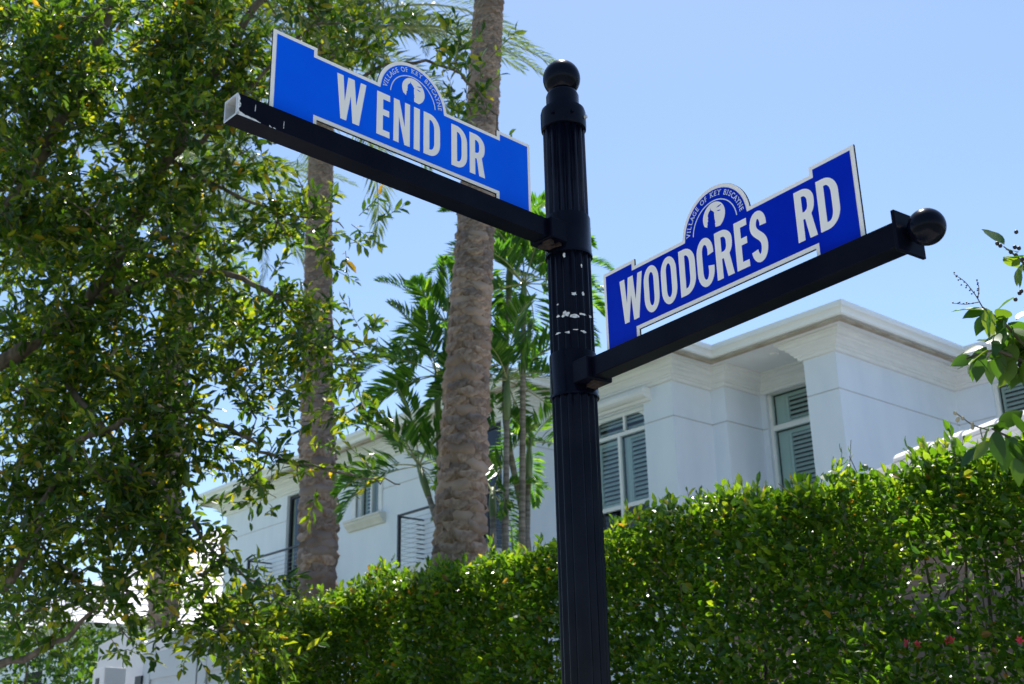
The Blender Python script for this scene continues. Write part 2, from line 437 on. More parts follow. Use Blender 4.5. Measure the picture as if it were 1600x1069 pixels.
def window(x, y0, y1, z0, z1, vbars, hbars, shutters, label=None, fw=0.05):
    """window in a wall facing -X; opening y0<y1; vbars y positions with their z range, hbars z positions"""
    xf = x + 0.06
    rects = [(y0, y0 + fw, z0, z1), (y1 - fw, y1, z0, z1), (y0 + fw, y1 - fw, z0, z0 + fw), (y0 + fw, y1 - fw, z1 - fw, z1)]
    w = bars('window', rects, xf, xf + 0.07, M['frame'], house)
    if label: w['label'] = label
    for (yb, za, zb, t) in vbars: bars('mullion', [(yb - t / 2, yb + t / 2, za, zb)], xf + .003, xf + 0.062, M['frame'], w)
    for (zb, ya, yb, t) in hbars: bars('transom', [(ya, yb, zb - t / 2, zb + t / 2)], xf + .006, xf + 0.066, M['frame'], w)
    MB().add([(xf + .035, y0 + fw, z0 + fw), (xf + .035, y1 - fw, z0 + fw), (xf + .035, y1 - fw, z1 - fw), (xf + .035, y0 + fw, z1 - fw)], [(3, 2, 1, 0)]).build('pane', M['glass'], w)
    for (ya, yb, za, zb, st) in shutters:
        bars('shutter_frame', [(ya, ya + st, za, zb), (yb - st, yb, za, zb), (ya + st, yb - st, za, za + st), (ya + st, yb - st, zb - st, zb)], xf + .10, xf + .135, M['shutter'], w)
        slat_set(w, xf + .118, ya + st, yb - st, za + st, zb - st)
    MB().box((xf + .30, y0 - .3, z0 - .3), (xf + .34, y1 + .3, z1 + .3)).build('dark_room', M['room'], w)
    return w

# recessed tall window beside the corner pier
rw = window(12.08, 7.36, 8.50, 5.25, 6.86, [(7.52, 5.3, 6.81, 0.022)], [(6.30, 7.41, 8.45, 0.075)],
       [(7.42, 8.27, 5.30, 6.25, 0.05), (7.42, 8.27, 6.345, 6.80, 0.05)], 'tall white louvred window in the recess')
bars('shutter_stile', [(8.275, 8.448, 5.30, 6.25), (8.275, 8.448, 6.345, 6.80)], 12.24, 12.272, M['shutter'], rw)
# bay window with arched head
bw = window(10.44, 9.43, 10.60, 4.45, 6.60, [(10.02, 4.5, 6.27, 0.05), (9.90, 6.33, 6.55, 0.035)], [(6.29, 9.48, 10.55, 0.055), (5.22, 9.48, 10.55, 0.06)],
            [(9.49, 9.89, 5.26, 6.25, 0.03), (10.05, 10.54, 5.26, 6.25, 0.055), (9.49, 10.54, 6.325, 6.545, 0.02)], 'arched white louvred bay window half hidden by the post')
bars('shutter_stile', [(9.895, 9.993, 5.26, 6.25)], 10.60, 10.632, M['shutter'], bw)
m = MB()                                            # arched spandrel over the top lights
for k in range(12):
    for sgn, yc in ((1, 9.48), (-1, 10.55)):
        a0, a1 = math.pi / 2 * k / 12, math.pi / 2 * (k + 1) / 12
        r1, r2 = 0.20, 0.20
        p = lambda a: (yc + sgn * r1 * (1 - math.cos(a)), 6.35 + r2 * math.sin(a))
        (ya, za), (yb, zb) = p(a0), p(a1)
        m.add([(10.53, ya, za), (10.53, yb, zb), (10.53, yb, 6.551), (10.53, ya, 6.551)], [(0, 1, 2, 3)])
m.build('arch_spandrel', M['frame'], bw)
# moulded hood over the bay window
prof = [(0.0, 6.62), (0.06, 6.62), (0.075, 6.65), (0.13, 6.66), (0.175, 6.69), (0.19, 6.74), (0.17, 6.79), (0.12, 6.805), (0.0, 6.805)]
hd = MB()
n = len(prof)
hd.add([(10.44 - o, y, z) for y in (9.27, 10.78) for o, z in prof], [(i, i + 1, n + i + 1, n + i) for i in range(n - 1)] + [tuple(range(n)), tuple(range(n, 2 * n))[::-1]])
hd.build('window_hood', M['trim'], house)
# left wing window with sill
window(9.68, 15.0, 15.72, 5.90, 6.74, [(15.36, 5.95, 6.69, 0.04)], [], [(15.05, 15.34, 5.95, 6.69, 0.03), (15.38, 15.67, 5.95, 6.69, 0.03)], 'small white shuttered window with moulded sill')
bars('window_surround', [(14.90, 15.0, 5.88, 6.84), (15.72, 15.82, 5.88, 6.84), (15.0, 15.72, 6.74, 6.84)], 9.655, 9.70, M['trim'], house)
sl = MB()
prof = [(0.0, 5.70), (0.05, 5.71), (0.07, 5.75), (0.12, 5.80), (0.13, 5.84), (0.15, 5.85), (0.15, 5.885), (0.0, 5.89)]
n = len(prof)
sl.add([(9.68 - o, y, z) for y in (14.80, 15.92) for o, z in prof], [(i, i + 1, n + i + 1, n + i) for i in range(n - 1)] + [tuple(range(n)), tuple(range(n, 2 * n))[::-1]])
sl.build('window_sill', M['slab'], house)
# dark glazed balcony doors
for y0, y1, z1 in ((16.9, 18.14, 6.78), (11.72, 12.9, 6.78)):
    d = bars('balcony_door', [(y0, y0 + .06, Z2, z1), (y1 - .06, y1, Z2, z1), (y0 + .06, y1 - .06, z1 - .06, z1), (y0 + .06, y1 - .06, Z2, Z2 + .08), ((y0 + y1) / 2 - .03, (y0 + y1) / 2 + .03, Z2 + .08, z1 - .06)], 9.74, 9.80, M['rail'], house)
    MB().add([(9.77, y0 + .06, Z2 + .08), (9.77, y1 - .06, Z2 + .08), (9.77, y1 - .06, z1 - .06), (9.77, y0 + .06, z1 - .06)], [(3, 2, 1, 0)]).build('pane', M['glass'], d)
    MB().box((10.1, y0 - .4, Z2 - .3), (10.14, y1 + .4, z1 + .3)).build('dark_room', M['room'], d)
# louvred window of the back wing
window(14.24, 4.9, 6.12, 5.6, 6.80, [], [], [(4.96, 6.06, 5.66, 6.74, 0.03)], 'louvred window of the rear wing')

def balcony(y0, y1, label):
    """balcony on the left wing, y0 < y1, front rail at X = 9.18"""
    b = MB().box((9.12, y0 - .05, 4.55), (9.675, y1 + .05, Z2)).build('balcony', M['slab'], house)
    b['label'] = label
    zt = Z2 + 0.87
    MB().box((9.155, y0, zt - .03), (9.195, y1, zt)).build('handrail', M['rail'], b)
    for y in (y0, y1):
        MB().box((9.15, y - .02, Z2), (9.20, y + .02, zt + .002)).build('post', M['rail'], b)
        MB().box((9.197, y - .012, zt - .045), (9.66, y + .012, zt - .018)).build('side_rail', M['rail'], b)
        for k in range(10):
            z = Z2 + 0.06 + k * 0.077
            MB().tube([(9.19, y, z), (9.66, y, z)], 0.0035, 5).build('cable', M['cable'], b)
            MB().tube([(9.52, y, z), (9.675, y, z)], 0.010, 6).build('cable_fitting', M['rail'], b)
    for k in range(10):
        z = Z2 + 0.06 + k * 0.077
        MB().tube([(9.175, y0 + .02, z), (9.175, y1 - .02, z)], 0.0035, 5).build('cable', M['cable'], b)
balcony(11.45, 13.69, 'balcony with cable rail behind the thick palm trunk')
balcony(16.4, 18.6, 'balcony with cable rail behind the left palm trunk')

# low tiled roof in front of the house, its ridge capped with barrel tiles
A0, A1 = np.array([8.10, 4.26]), np.array([7.30, 1.30])
rd = (A1 - A0) / np.linalg.norm(A1 - A0); rn = np.array([rd[1], -rd[0]])     # rn points to the camera side
if rn[0] > 0: rn = -rn
RZ = 4.27
LEN = np.linalg.norm(A1 - A0)
lr = MB()
for side in (1, -1):
    for i in range(9):
        w0, w1 = 0.07 + i * 0.26, 0.07 + (i + 1) * 0.26 + 0.03
        h0, h1 = RZ - 0.05 - i * 0.26 * 0.40, RZ - 0.05 - (i + 1) * 0.26 * 0.40 + 0.02
        a, b = A0 + side * rn * w0, A1 + side * rn * w0
        c, d = A1 + side * rn * w1, A0 + side * rn * w1
        lr.add([(*a, h0), (*b, h0), (*c, h1), (*d, h1), (*c, h1 - .045), (*d, h1 - .045)], [(0, 1, 2, 3), (3, 2, 4, 5)])
low = lr.build('low_roof', M['tile'], house)
low['label'] = 'low white tiled roof showing just above the hedge'
cap_me = MB()
nn = 9
for x, r_ in ((0.0, 0.105), (0.43, 0.088)):
    for k in range(nn):
        q = math.pi * k / (nn - 1)
        cap_me.v.append((x, r_ * math.cos(q), r_ * math.sin(q)))
cap_me.f = [[k, k + 1, nn + k + 1, nn + k] for k in range(nn - 1)] + [list(range(nn))[::-1], list(range(nn, 2 * nn))]
cme = bpy.data.meshes.new('ridge_tile'); cme.from_pydata(cap_me.v, [], cap_me.f); cme.materials.append(M['tile'])
for i in range(int(LEN / 0.40)):
    q = A1 - rd * (0.40 * i)
    o = bpy.data.objects.new('ridge_tile', cme)
    link(o, low)
    o.matrix_parent_inverse = Matrix()
    o.matrix_basis = Matrix.Translation((q[0], q[1], RZ - 0.04 + random.uniform(-.006, .006))) @ Matrix.Rotation(math.atan2(-rd[1], -rd[0]) + random.uniform(-.02, .02), 4, 'Z')
pw = MB()
for s in (0.1, LEN - 0.3):
    pass
B0, B1 = A0 + rn * 1.9, A1 + rn * 1.9
C0, C1 = A0 - rn * 1.9, A1 - rn * 1.9
pw.add([(*B0, 0), (*B1, 0), (*C1, 0), (*C0, 0), (*B0, 3.5), (*B1, 3.5), (*C1, 3.5), (*C0, 3.5)], [(0, 1, 5, 4), (1, 2, 6, 5), (2, 3, 7, 6), (3, 0, 4, 7)])
pw.build('low_wall', M['taupe'], house)

# neighbour's house far left
nb = thing('neighbour_house', (15.0, 34.0, 0), 'sunlit white neighbouring house glimpsed far behind the leafy tree and gate', 'house')
MB().box((9.5, 27.5, 0), (24, 42, 5.3)).build('wall', M['wall'], nb)
hr = MB()
def hip_into(m, x0, x1, y0, y1, z, pitch, step):
    W = min(x1 - x0, y1 - y0) / 2; n = int(W / step); t = math.tan(pitch)
    rc = lambda i, dz: [(x0 + i * step, y0 + i * step, z + i * step * t + dz), (x1 - i * step, y0 + i * step, z + i * step * t + dz), (x1 - i * step, y1 - i * step, z + i * step * t + dz), (x0 + i * step, y1 - i * step, z + i * step * t + dz)]
    for i in range(n):
        m.add(rc(i, 0) + rc(i, .04) + rc(i + 1, .004), [(j, (j + 1) % 4, 4 + (j + 1) % 4, 4 + j) for j in range(4)] + [(4 + j, 4 + (j + 1) % 4, 8 + (j + 1) % 4, 8 + j) for j in range(4)])
    m.add(rc(n, .004), [(0, 1, 2, 3)]); m.add(rc(0, 0), [(3, 2, 1, 0)])
hip_into(hr, 9.0, 24.5, 27.0, 42.5, 5.31, R(30), 0.4)
hr.build('roof', M['tile'], nb)
for y in (29.5, 33.0, 36.5):
    w = bars('window', [(y, y + .08, 2.9, 4.5), (y + 1.3, y + 1.38, 2.9, 4.5), (y + .08, y + 1.3, 2.9, 2.98), (y + .08, y + 1.3, 4.42, 4.5)], 9.44, 9.5, M['frame'], nb)
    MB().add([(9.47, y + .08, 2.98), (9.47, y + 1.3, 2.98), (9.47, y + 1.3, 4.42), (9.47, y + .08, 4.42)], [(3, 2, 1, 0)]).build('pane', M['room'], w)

# gate, gate pillar, letter box, wall behind the hedge
gt = thing('driveway_gate', (2.7, 7.3, 0), 'blue-grey panelled driveway gate at the end of the hedge', 'gate')
def gate_leaf(y0, y1, zt):
    f = MB()
    f.box((2.68, y0, 0.1), (2.73, y0 + .14, zt)); f.box((2.68, y1 - .14, 0.1), (2.73, y1, zt))
    f.box((2.683, y0 + .14, zt - .22), (2.727, y1 - .14, zt)); f.box((2.683, y0 + .14, 0.1), (2.727, y1 - .14, 0.34)); f.box((2.683, y0 + .14, 1.2), (2.727, y1 - .14, 1.36))
    lf = f.build('gate_frame', M['gate'], gt)
    MB().box((2.697, y0 + .14, 0.34), (2.712, y1 - .14, 1.2)).build('gate_panel', M['gate'], lf)
    MB().box((2.697, y0 + .14, 1.36), (2.712, y1 - .14, zt - .22)).build('gate_panel', M['gate'], lf)
gate_leaf(7.22, 8.22, 2.63)
gate_leaf(6.2, 7.19, 2.62)
for z in (0.7, 2.38): MB().box((2.66, 8.20, z), (2.72, 8.32, z + .07)).build('hinge', M['rail'], gt)
gp = thing('gate_pillar', (3.2, 9.2, 0), 'white rendered wall with rounded top behind the left side of the gate', 'wall')
m = MB()
n = 12
ys = np.linspace(8.35, 9.9, n)
zt = 2.87 + 0.06 * np.sin(np.linspace(0, math.pi, n))
m.add([(x, y, 0) for x in (2.95, 3.2) for y in ys] + [(x, y, z) for x in (2.95, 3.2) for y, z in zip(ys, zt)],
      [(i, i + 1, 2 * n + i + 1, 2 * n + i) for i in range(n - 1)] + [(n + i + 1, n + i, 3 * n + i, 3 * n + i + 1) for i in range(n - 1)] +
      [(2 * n + i, 2 * n + i + 1, 3 * n + i + 1, 3 * n + i) for i in range(n - 1)] + [(0, 2 * n, 3 * n, n), (n - 1, 2 * n - 1, 4 * n - 1, 3 * n - 1)])
m.build('wall', M['gatewall'], gp)
lb = thing('letter_box_post', (2.6, 9.0, 0), 'pale post with a dark slot in front of the white gate wall', 'post')
bevel(MB().box((2.55, 8.72, 0), (2.75, 8.98, 2.56)).build('post', M['gatewall'], lb), 0.01)
MB().box((2.540, 8.82, 2.2), (2.552, 8.88, 2.47)).build('slot', M['rail'], lb)
gw = MB().box((4.60, -3.0, 0), (4.78, 2.35, 2.50)).build('garden_wall', M['taupe'])
tag(gw, 'brownish pink rendered wall glimpsed through gaps in the hedge at right', 'wall')

# ------------------------------------------------------------------ foliage helpers
LT_V = np.array([(0, 0, 0), (.30, .42, .05), (.32, 0, -.02), (.30, -.42, .05), (.68, .40, .02), (.70, 0, -.05), (.68, -.40, .02), (1, 0, -.14)], float)
LT_F = np.array([(0, 3, 2), (0, 2, 1), (1, 2, 5), (1, 5, 4), (2, 3, 6), (2, 6, 5), (4, 5, 7), (5, 6, 7)])

def norm(a): return a / (np.linalg.norm(a, axis=-1, keepdims=True) + 1e-9)

def leaf_frames(D, N):
    D = norm(D); S = norm(np.cross(N, D)); Z = np.cross(D, S)
    return D, S, Z

def leaves_VF(P, D, N, L, Wd):
    D, S, Z = leaf_frames(D, N)
    k = len(LT_V)
    V = (P[:, None, :] + LT_V[None, :, 0:1] * (L[:, None, None] * D[:, None, :]) + LT_V[None, :, 1:2] * (Wd[:, None, None] * S[:, None, :])
         + LT_V[None, :, 2:3] * (L[:, None, None] * Z[:, None, :]))
    F = (np.arange(len(P))[:, None, None] * k + LT_F[None]).reshape(-1, 3)
    return V.reshape(-1, 3), F

LEAF_ME = {}
def big_leaf():
    V, F = [], []
    st = [(0, 0), (.08, .16), (.2, .34), (.36, .43), (.54, .42), (.70, .33), (.84, .19), (.94, .07), (1, 0)]
    for x, w in st:
        z = -.16 * x * x
        V += [(x, w, z + .10 * w + .012 * math.sin(17 * x)), (x, 0, z - .01), (x, -w, z + .10 * w + .012 * math.sin(15 * x + 1))]
    for i in range(len(st) - 1):
        for j in (0, 1):
            a = i * 3 + j
            F += [(a, a + 1, a + 4), (a, a + 4, a + 3)]
    return np.array(V), np.array(F)
def leaf_parts(P, D, N, L, Wd, mat, parent, count, name='leaf', wr=None):
    """make the `count` leaves that show largest objects of their own; returns mask of the rest"""
    d = P - CAM; z = d @ FW
    x = 800 + F_PX * (d @ RT) / z; y = 534.5 - F_PX * (d @ UP) / z
    score = np.where((x > 0) & (x < 1600) & (y > 0) & (y < 1069) & (z > 1), L / z, 0)
    idx = np.argsort(-score)[:count]
    key = mat.name
    if key not in LEAF_ME:
        LEAF_ME[key] = mesh_np(name, *big_leaf(), mat, True) if key == 'broad_leaf' else mesh_np(name, LT_V, LT_F, mat)
    Dn, S, Z = leaf_frames(D, N)
    for i in idx:
        o = bpy.data.objects.new(name, LEAF_ME[key])
        link(o, parent)
        a, b, c = Dn[i] * L[i], S[i] * Wd[i], Z[i] * L[i]
        o.matrix_basis = Matrix(((a[0], b[0], c[0], P[i][0]), (a[1], b[1], c[1], P[i][1]), (a[2], b[2], c[2], P[i][2]), (0, 0, 0, 1)))
    mask = np.ones(len(P), bool); mask[idx] = False
    return mask

def foliage(parent, P, D, N, L, Wd, mat, count=300, name='foliage'):
    mk = leaf_parts(P, D, N, L, Wd, mat, parent, count)
    V, F = leaves_VF(P[mk], D[mk], N[mk], L[mk], Wd[mk])
    o = obj_np(name, V, F, mat, parent)
    o['kind'] = 'stuff'
    return o

def twig_leaves(O, D, TL, nl, ll, ratio, droop=0.25, upbias=0.7):
    """leaves set round each twig: O origins, D directions, TL lengths, nl leaves per twig, ll leaf length"""
    n = len(O)
    D = norm(D)
    s = np.tile(np.linspace(0.12, 1.0, nl), (n, 1)) + rng.normal(0, .03, (n, nl))
    ph = rng.uniform(0, 6.28, (n, 1)) + np.arange(nl)[None] * 2.4
    a = norm(np.cross(D, rng.normal(size=(n, 3)))); b = np.cross(D, a)
    rad = np.cos(ph)[..., None] * a[:, None] + np.sin(ph)[..., None] * b[:, None]
    ang = np.radians(58 - 30 * np.clip(s, 0, 1) + rng.normal(0, 12, (n, nl)))
    LD = np.cos(ang)[..., None] * D[:, None] + np.sin(ang)[..., None] * rad
    LD[..., 2] -= droop * rng.uniform(0, 1, (n, nl))
    P = O[:, None] + D[:, None] * (s * TL[:, None])[..., None]
    P[..., 2] -= (s ** 2 * TL[:, None]) * 0.12
    N = rng.normal(size=(n, nl, 3)) * 0.55; N[..., 2] += upbias
    L = ll * rng.uniform(.5, 1.3, (n, nl))
    return P.reshape(-1, 3), norm(LD).reshape(-1, 3), N.reshape(-1, 3), L.ravel(), (L * ratio * rng.uniform(.85, 1.15, (n, nl))).ravel()

def stems_mesh(A, B, r0, r1, name, mat, parent, kind='stuff'):
    """many thin three-sided sticks from A to B"""
    A, B = np.asarray(A), np.asarray(B)
    T = norm(B - A); u = norm(np.cross(T, np.array([.3, .5, .8]))); w = np.cross(T, u)
    n = len(A); V = []
    for k in range(3):
        q = 2 * math.pi * k / 3
        off = math.cos(q) * u + math.sin(q) * w
        V.append(A + off * np.reshape(r0, (-1, 1))); V.append(B + off * np.reshape(r1, (-1, 1)))
    V = np.stack(V, 1).reshape(-1, 3)
    F = np.array([(0, 2, 3, 1), (2, 4, 5, 3), (4, 0, 1, 5)])
    F = (np.arange(n)[:, None, None] * 6 + F[None]).reshape(-1, 4)
    o = obj_np(name, V, F, mat, parent)
    if kind: o['kind'] = kind
    return o

# ------------------------------------------------------------------ the clipped hedge
hedge = thing('hedge', (3.0, 2.6, 0), 'long clipped green hedge with glossy small leaves in front of the white house', 'hedge')
HX0, HX1, HY0, HY1, HZ = 2.5, 3.55, -1.6, 6.25, 2.70
def lump(y, z=0.0):
    return 0.05 * np.sin(y * 2.3 + 1 + z) + 0.05 * np.sin(y * 5.1 + z * 4) + 0.035 * np.sin(y * 11 - z * 9)
def hedge_leaves(n, mode):
    y = rng.uniform(HY0, HY1, n)
    if mode == 'front':
        z = rng.uniform(1.45, HZ, n); dep = np.abs(rng.normal(0, .13, n)); x = HX0 + lump(y, z) + dep
        out = np.tile([-1, 0, 0.35], (n, 1))
    elif mode == 'low':
        z = rng.uniform(0.25, 1.5, n); dep = np.abs(rng.normal(0, .12, n)); x = HX0 + lump(y, z) + dep
        out = np.tile([-1, 0, 0.3], (n, 1))
    elif mode == 'top':
        x = rng.uniform(HX0, HX1, n); z = HZ + lump(y, x) * .8 - np.abs(rng.normal(0, .09, n)) + 0.02
        out = np.tile([-.15, 0, 1.0], (n, 1))
    elif mode == 'inner':
        x = rng.uniform(HX0 + .12, HX1, n); z = rng.uniform(1.3, HZ - .05, n)
        out = np.tile([-.3, 0, .5], (n, 1))
    else:
        x = HX1 - np.abs(rng.normal(0, .1, n)); z = rng.uniform(0.4, HZ, n); out = np.tile([1, 0, .3], (n, 1))
    x = np.where(y < 2.6, HX0 + lump(y, z) + (x - HX0 - lump(y, z)) * np.interp(y, [1.6, 2.6], [.75, 1]), x)
    if mode in ('front', 'low'): x = x - np.interp(y, [1.5, 4.5], [.24, .08]) * np.clip(HZ - .05 - z, 0, 1.0)
    P = np.stack([x, y, z], 1)
    # thinner, more open growth towards the right-hand end, with ragged gaps
    gap = np.sin(y * 3.1 + z * 4.3) + np.sin(y * 6.7 - z * 5.1 + 2) + 0.6 * np.sin(y * 13 + z * 11)
    right = np.clip((2.4 - y) / 1.6, 0, 1)
    keep = rng.uniform(size=n) > right * np.where(gap > 1.2, 0.45, 0.0)
    hole = ((y - 0.62) / .22) ** 2 + ((z - 2.20) / .10) ** 2 < 1
    keep &= ~(hole & (rng.uniform(size=n) < .85))
    P, out = P[keep], out[keep]
    k = len(P)
    D = norm(out + rng.normal(0, .75, (k, 3)))
    N = rng.normal(0, .6, (k, 3)) + np.array([-.25, 0, .75])
    L = rng.uniform(.030, .056, k) * np.interp(P[:, 1], [0, 6], [.92, 1.1])
    return P, D, N, L, L * rng.uniform(.52, .66, k)
sets = [hedge_leaves(58000, 'front'), hedge_leaves(26000, 'top'), hedge_leaves(20000, 'inner'), hedge_leaves(12000, 'low'), hedge_leaves(9000, 'back')]
# upright young shoots along the top
ns = 760
sy = rng.uniform(HY0, HY1, ns); sx = HX0 + rng.uniform(0, .8, ns)
so_ = np.stack([sx, sy, HZ + lump(sy, sx) * .8 - .04], 1)
sdir = norm(np.array([0, 0, 1.0]) + rng.normal(0, .28, (ns, 3)))
stl = rng.uniform(.07, .17, ns) * np.where(rng.uniform(size=ns) > .93, 1.7, 1)
sel = rng.uniform(size=ns) < .5
sets.append(twig_leaves(so_[sel], sdir[sel], stl[sel], 8, .050, .5, droop=0.0, upbias=.3))
sunlit_set = twig_leaves(so_[~sel], sdir[~sel], stl[~sel] * .9, 8, .046, .5, droop=0.0, upbias=.4)
HP, HD, HN, HL, HW = (np.concatenate(c) for c in zip(*sets))
foliage(hedge, HP, HD, HN, HL, HW, M['hedge'], count=240)
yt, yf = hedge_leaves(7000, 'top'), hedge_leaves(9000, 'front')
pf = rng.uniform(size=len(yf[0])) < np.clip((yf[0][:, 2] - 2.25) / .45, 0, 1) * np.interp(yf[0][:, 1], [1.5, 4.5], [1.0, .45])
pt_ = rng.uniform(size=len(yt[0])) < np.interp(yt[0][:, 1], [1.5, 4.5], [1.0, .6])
sunlit_set = [np.concatenate([a, b[pt_], c[pf]]) for a, b, c in zip(sunlit_set, yt, yf)]
sunlit_set[3] = sunlit_set[3] * 1.12; sunlit_set[4] = sunlit_set[4] * 1.12
foliage(hedge, *sunlit_set, M['sunlit_leaf'], count=60, name='sunlit_foliage')  # sunlit look coloured in on shoots, top and upper front of the hedge
stems_mesh(so_, so_ + sdir * stl[:, None], np.full(ns, .0025), np.full(ns, .0012), 'shoot', M['twig'], hedge)
nt_ = 2600
ty = rng.uniform(HY0, HY1, nt_); tx = rng.uniform(HX0 + .06, HX1 - .1, nt_); tz = rng.uniform(.4, HZ - .1, nt_)
tA = np.stack([tx, ty, tz], 1); tB = tA + norm(rng.normal(0, .5, (nt_, 3)) + np.array([-.4, 0, .8])) * rng.uniform(.10, .28, (nt_, 1))
stems_mesh(tA, tB, np.full(nt_, .004), np.full(nt_, .002), 'twig', M['twig'], hedge)
for i in range(46):
    y = HY0 + (i + .5) * (HY1 - HY0) / 46 + random.uniform(-.05, .05); x = random.uniform(2.75, 3.2)
    pts = [np.array([x, y, 0.0])]
    for k in range(6): pts.append(pts[-1] + np.array([random.uniform(-.05, .03), random.uniform(-.06, .06), .42]))
    MB().tube(pts, np.linspace(.016, .006, 7), 6).build('stem', M['twig'], hedge, smooth=True)
fl = MB()
for k in range(6):
    q = 2 * math.pi * k / 6
    c, s = math.cos(q), math.sin(q); c2, s2 = math.cos(q + .45), math.sin(q + .45); c3, s3 = math.cos(q - .45), math.sin(q - .45)
    fl.add([(0, 0, 0), (.012 * c3, .012 * s3, .008), (.024 * c, .024 * s, .004), (.012 * c2, .012 * s2, .008)], [(0, 1, 2, 3)])
fme = bpy.data.meshes.new('blossom'); fme.from_pydata(fl.v, [], fl.f); fme.materials.append(M['flower'])
for (x, y) in ((1416, 1005), (1434, 1007), (1482, 1001), (1488, 1000), (1351, 1014), (1594, 1000)):
    P = at(x, y, 4.62)
    o = bpy.data.objects.new('blossom', fme); link(o, hedge)
    P += (P - CAM) * ((2.29 - P[0]) / (P[0] - CAM[0]))
    o.matrix_basis = Matrix.Translation(P) @ Matrix.Rotation(random.uniform(-1.9, -1.2), 4, 'Y') @ Matrix.Rotation(random.uniform(0, 3), 4, 'Z') @ Matrix.Scale(.75, 4)

# bright shrub beyond the gate at lower left
sh = thing('garden_shrub', tuple(at(70, 1250, 13.5) * np.array([1, 1, 0])), 'bright green shrub at the lower left corner behind the tree', 'shrub')
n = 9000
c0 = at(70, 1075, 13.0)
q = norm(rng.normal(size=(n, 3))) * rng.uniform(.55, 1.0, (n, 1)) ** .4
P = c0 + q * np.array([1.2, 1.5, .75]) + np.array([0, 0, -.1])
P[:, 2] += .12 * np.sin(P[:, 1] * 4) + .1 * np.sin(P[:, 0] * 5)
low_ = rng.uniform(size=n) < .25
P[low_, 2] = rng.uniform(.2, c0[2] - .4, low_.sum())
L = rng.uniform(.06, .11, n)
foliage(sh, P, norm(q + rng.normal(0, .6, (n, 3))), rng.normal(0, .6, (n, 3)) + np.array([0, 0, .8]), L, L * .5, M['shrub'], count=60)
b0 = np.array([c0[0], c0[1], 0])
for k in range(7):
    e = c0 + norm(rng.normal(size=3)) * np.array([.7, .9, .4])
    MB().tube([b0 + rng.normal(0, .12, 3) * [1, 1, 0], (b0 + e) / 2 + rng.normal(0, .1, 3), e], [.04, .03, .01], 6).build('stem', M['twig'], sh, smooth=True)

# ------------------------------------------------------------------ palms
def frond_mesh(name, L, droop, n, ll, lw, mat, vee=0.35, a0=65, a1=28, hang=0.35, seed=0, start=.16):
    g = np.random.default_rng(seed)
    K = 24
    s = np.linspace(0, 1, K)
    th = -droop * s ** 1.5
    dx, dz = np.cos(th), np.sin(th)
    X = np.concatenate([[0], np.cumsum((dx[1:] + dx[:-1]) / 2)]) * L / (K - 1)
    Zc = np.concatenate([[0], np.cumsum((dz[1:] + dz[:-1]) / 2)]) * L / (K - 1)
    V, F = [], []
    rw = .018 * L / 2.5
    for i in range(K):                               # rachis, three-sided
        r = rw * (1.4 - 1.25 * s[i])
        V += [(X[i], r, Zc[i]), (X[i], -r, Zc[i]), (X[i], 0, Zc[i] - r * 1.2)]
    for i in range(K - 1):
        for j in range(3):
            a, b = i * 3 + j, i * 3 + (j + 1) % 3
            F += [(a, b, b + 3), (a, b + 3, a + 3)]
    nr = len(F)
    for i in range(n):
        t = start + (1 - start) * (i + .5) / n
        px, pz, tt = np.interp(t, s, X), np.interp(t, s, Zc), np.interp(t, s, th)
        fwd = np.array([math.cos(tt), 0, math.sin(tt)]); upv = np.array([-math.sin(tt), 0, math.cos(tt)])
        for sg in (1, -1):
            a = R(a0 + (a1 - a0) * t + g.normal(0, 5))
            le = ll * (math.sin(math.pi * min(1, .18 + .80 * t) ** .9) * .8 + .25) * g.uniform(.85, 1.1)
            v = vee + g.normal(0, .12)
            d = fwd * math.cos(a) + np.array([0, sg, 0]) * math.sin(a) + upv * v
            d /= np.linalg.norm(d)
            wv = np.cross(d, upv); wv /= np.linalg.norm(wv) + 1e-9
            p = np.array([px, 0, pz]); w = lw * g.uniform(.8, 1.1)
            mid = p + d * le * .5; tip = p + d * le + np.array([0, 0, -hang * le * g.uniform(.5, 1.2)])
            b = len(V)
            rib = upv * w * .35
            V += [p, mid + wv * w / 2 + rib * .5, mid - wv * w / 2 + rib * .5, mid - rib * .2, tip]
            F += [(b, b + 1, b + 3), (b, b + 3, b + 2), (b + 1, b + 4, b + 3), (b + 3, b + 4, b + 2)]
    me = mesh_np(name, np.array([tuple(map(float, v)) for v in V]), np.array(F), mat)
    me.materials.append(M['rachis'])
    mi = np.zeros(len(F), np.int32); mi[:nr] = 1
    me.polygons.foreach_set("material_index", mi)
    return me

def place_frond(me, parent, base, az, el, roll=0.0, scale=1.0):
    o = bpy.data.objects.new('frond', me)
    link(o, parent)
    o.matrix_basis = Matrix.Translation(base) @ Matrix.Rotation(az, 4, 'Z') @ Matrix.Rotation(-el, 4, 'Y') @ Matrix.Rotation(roll, 4, 'X') @ Matrix.Scale(scale, 4)
    return o

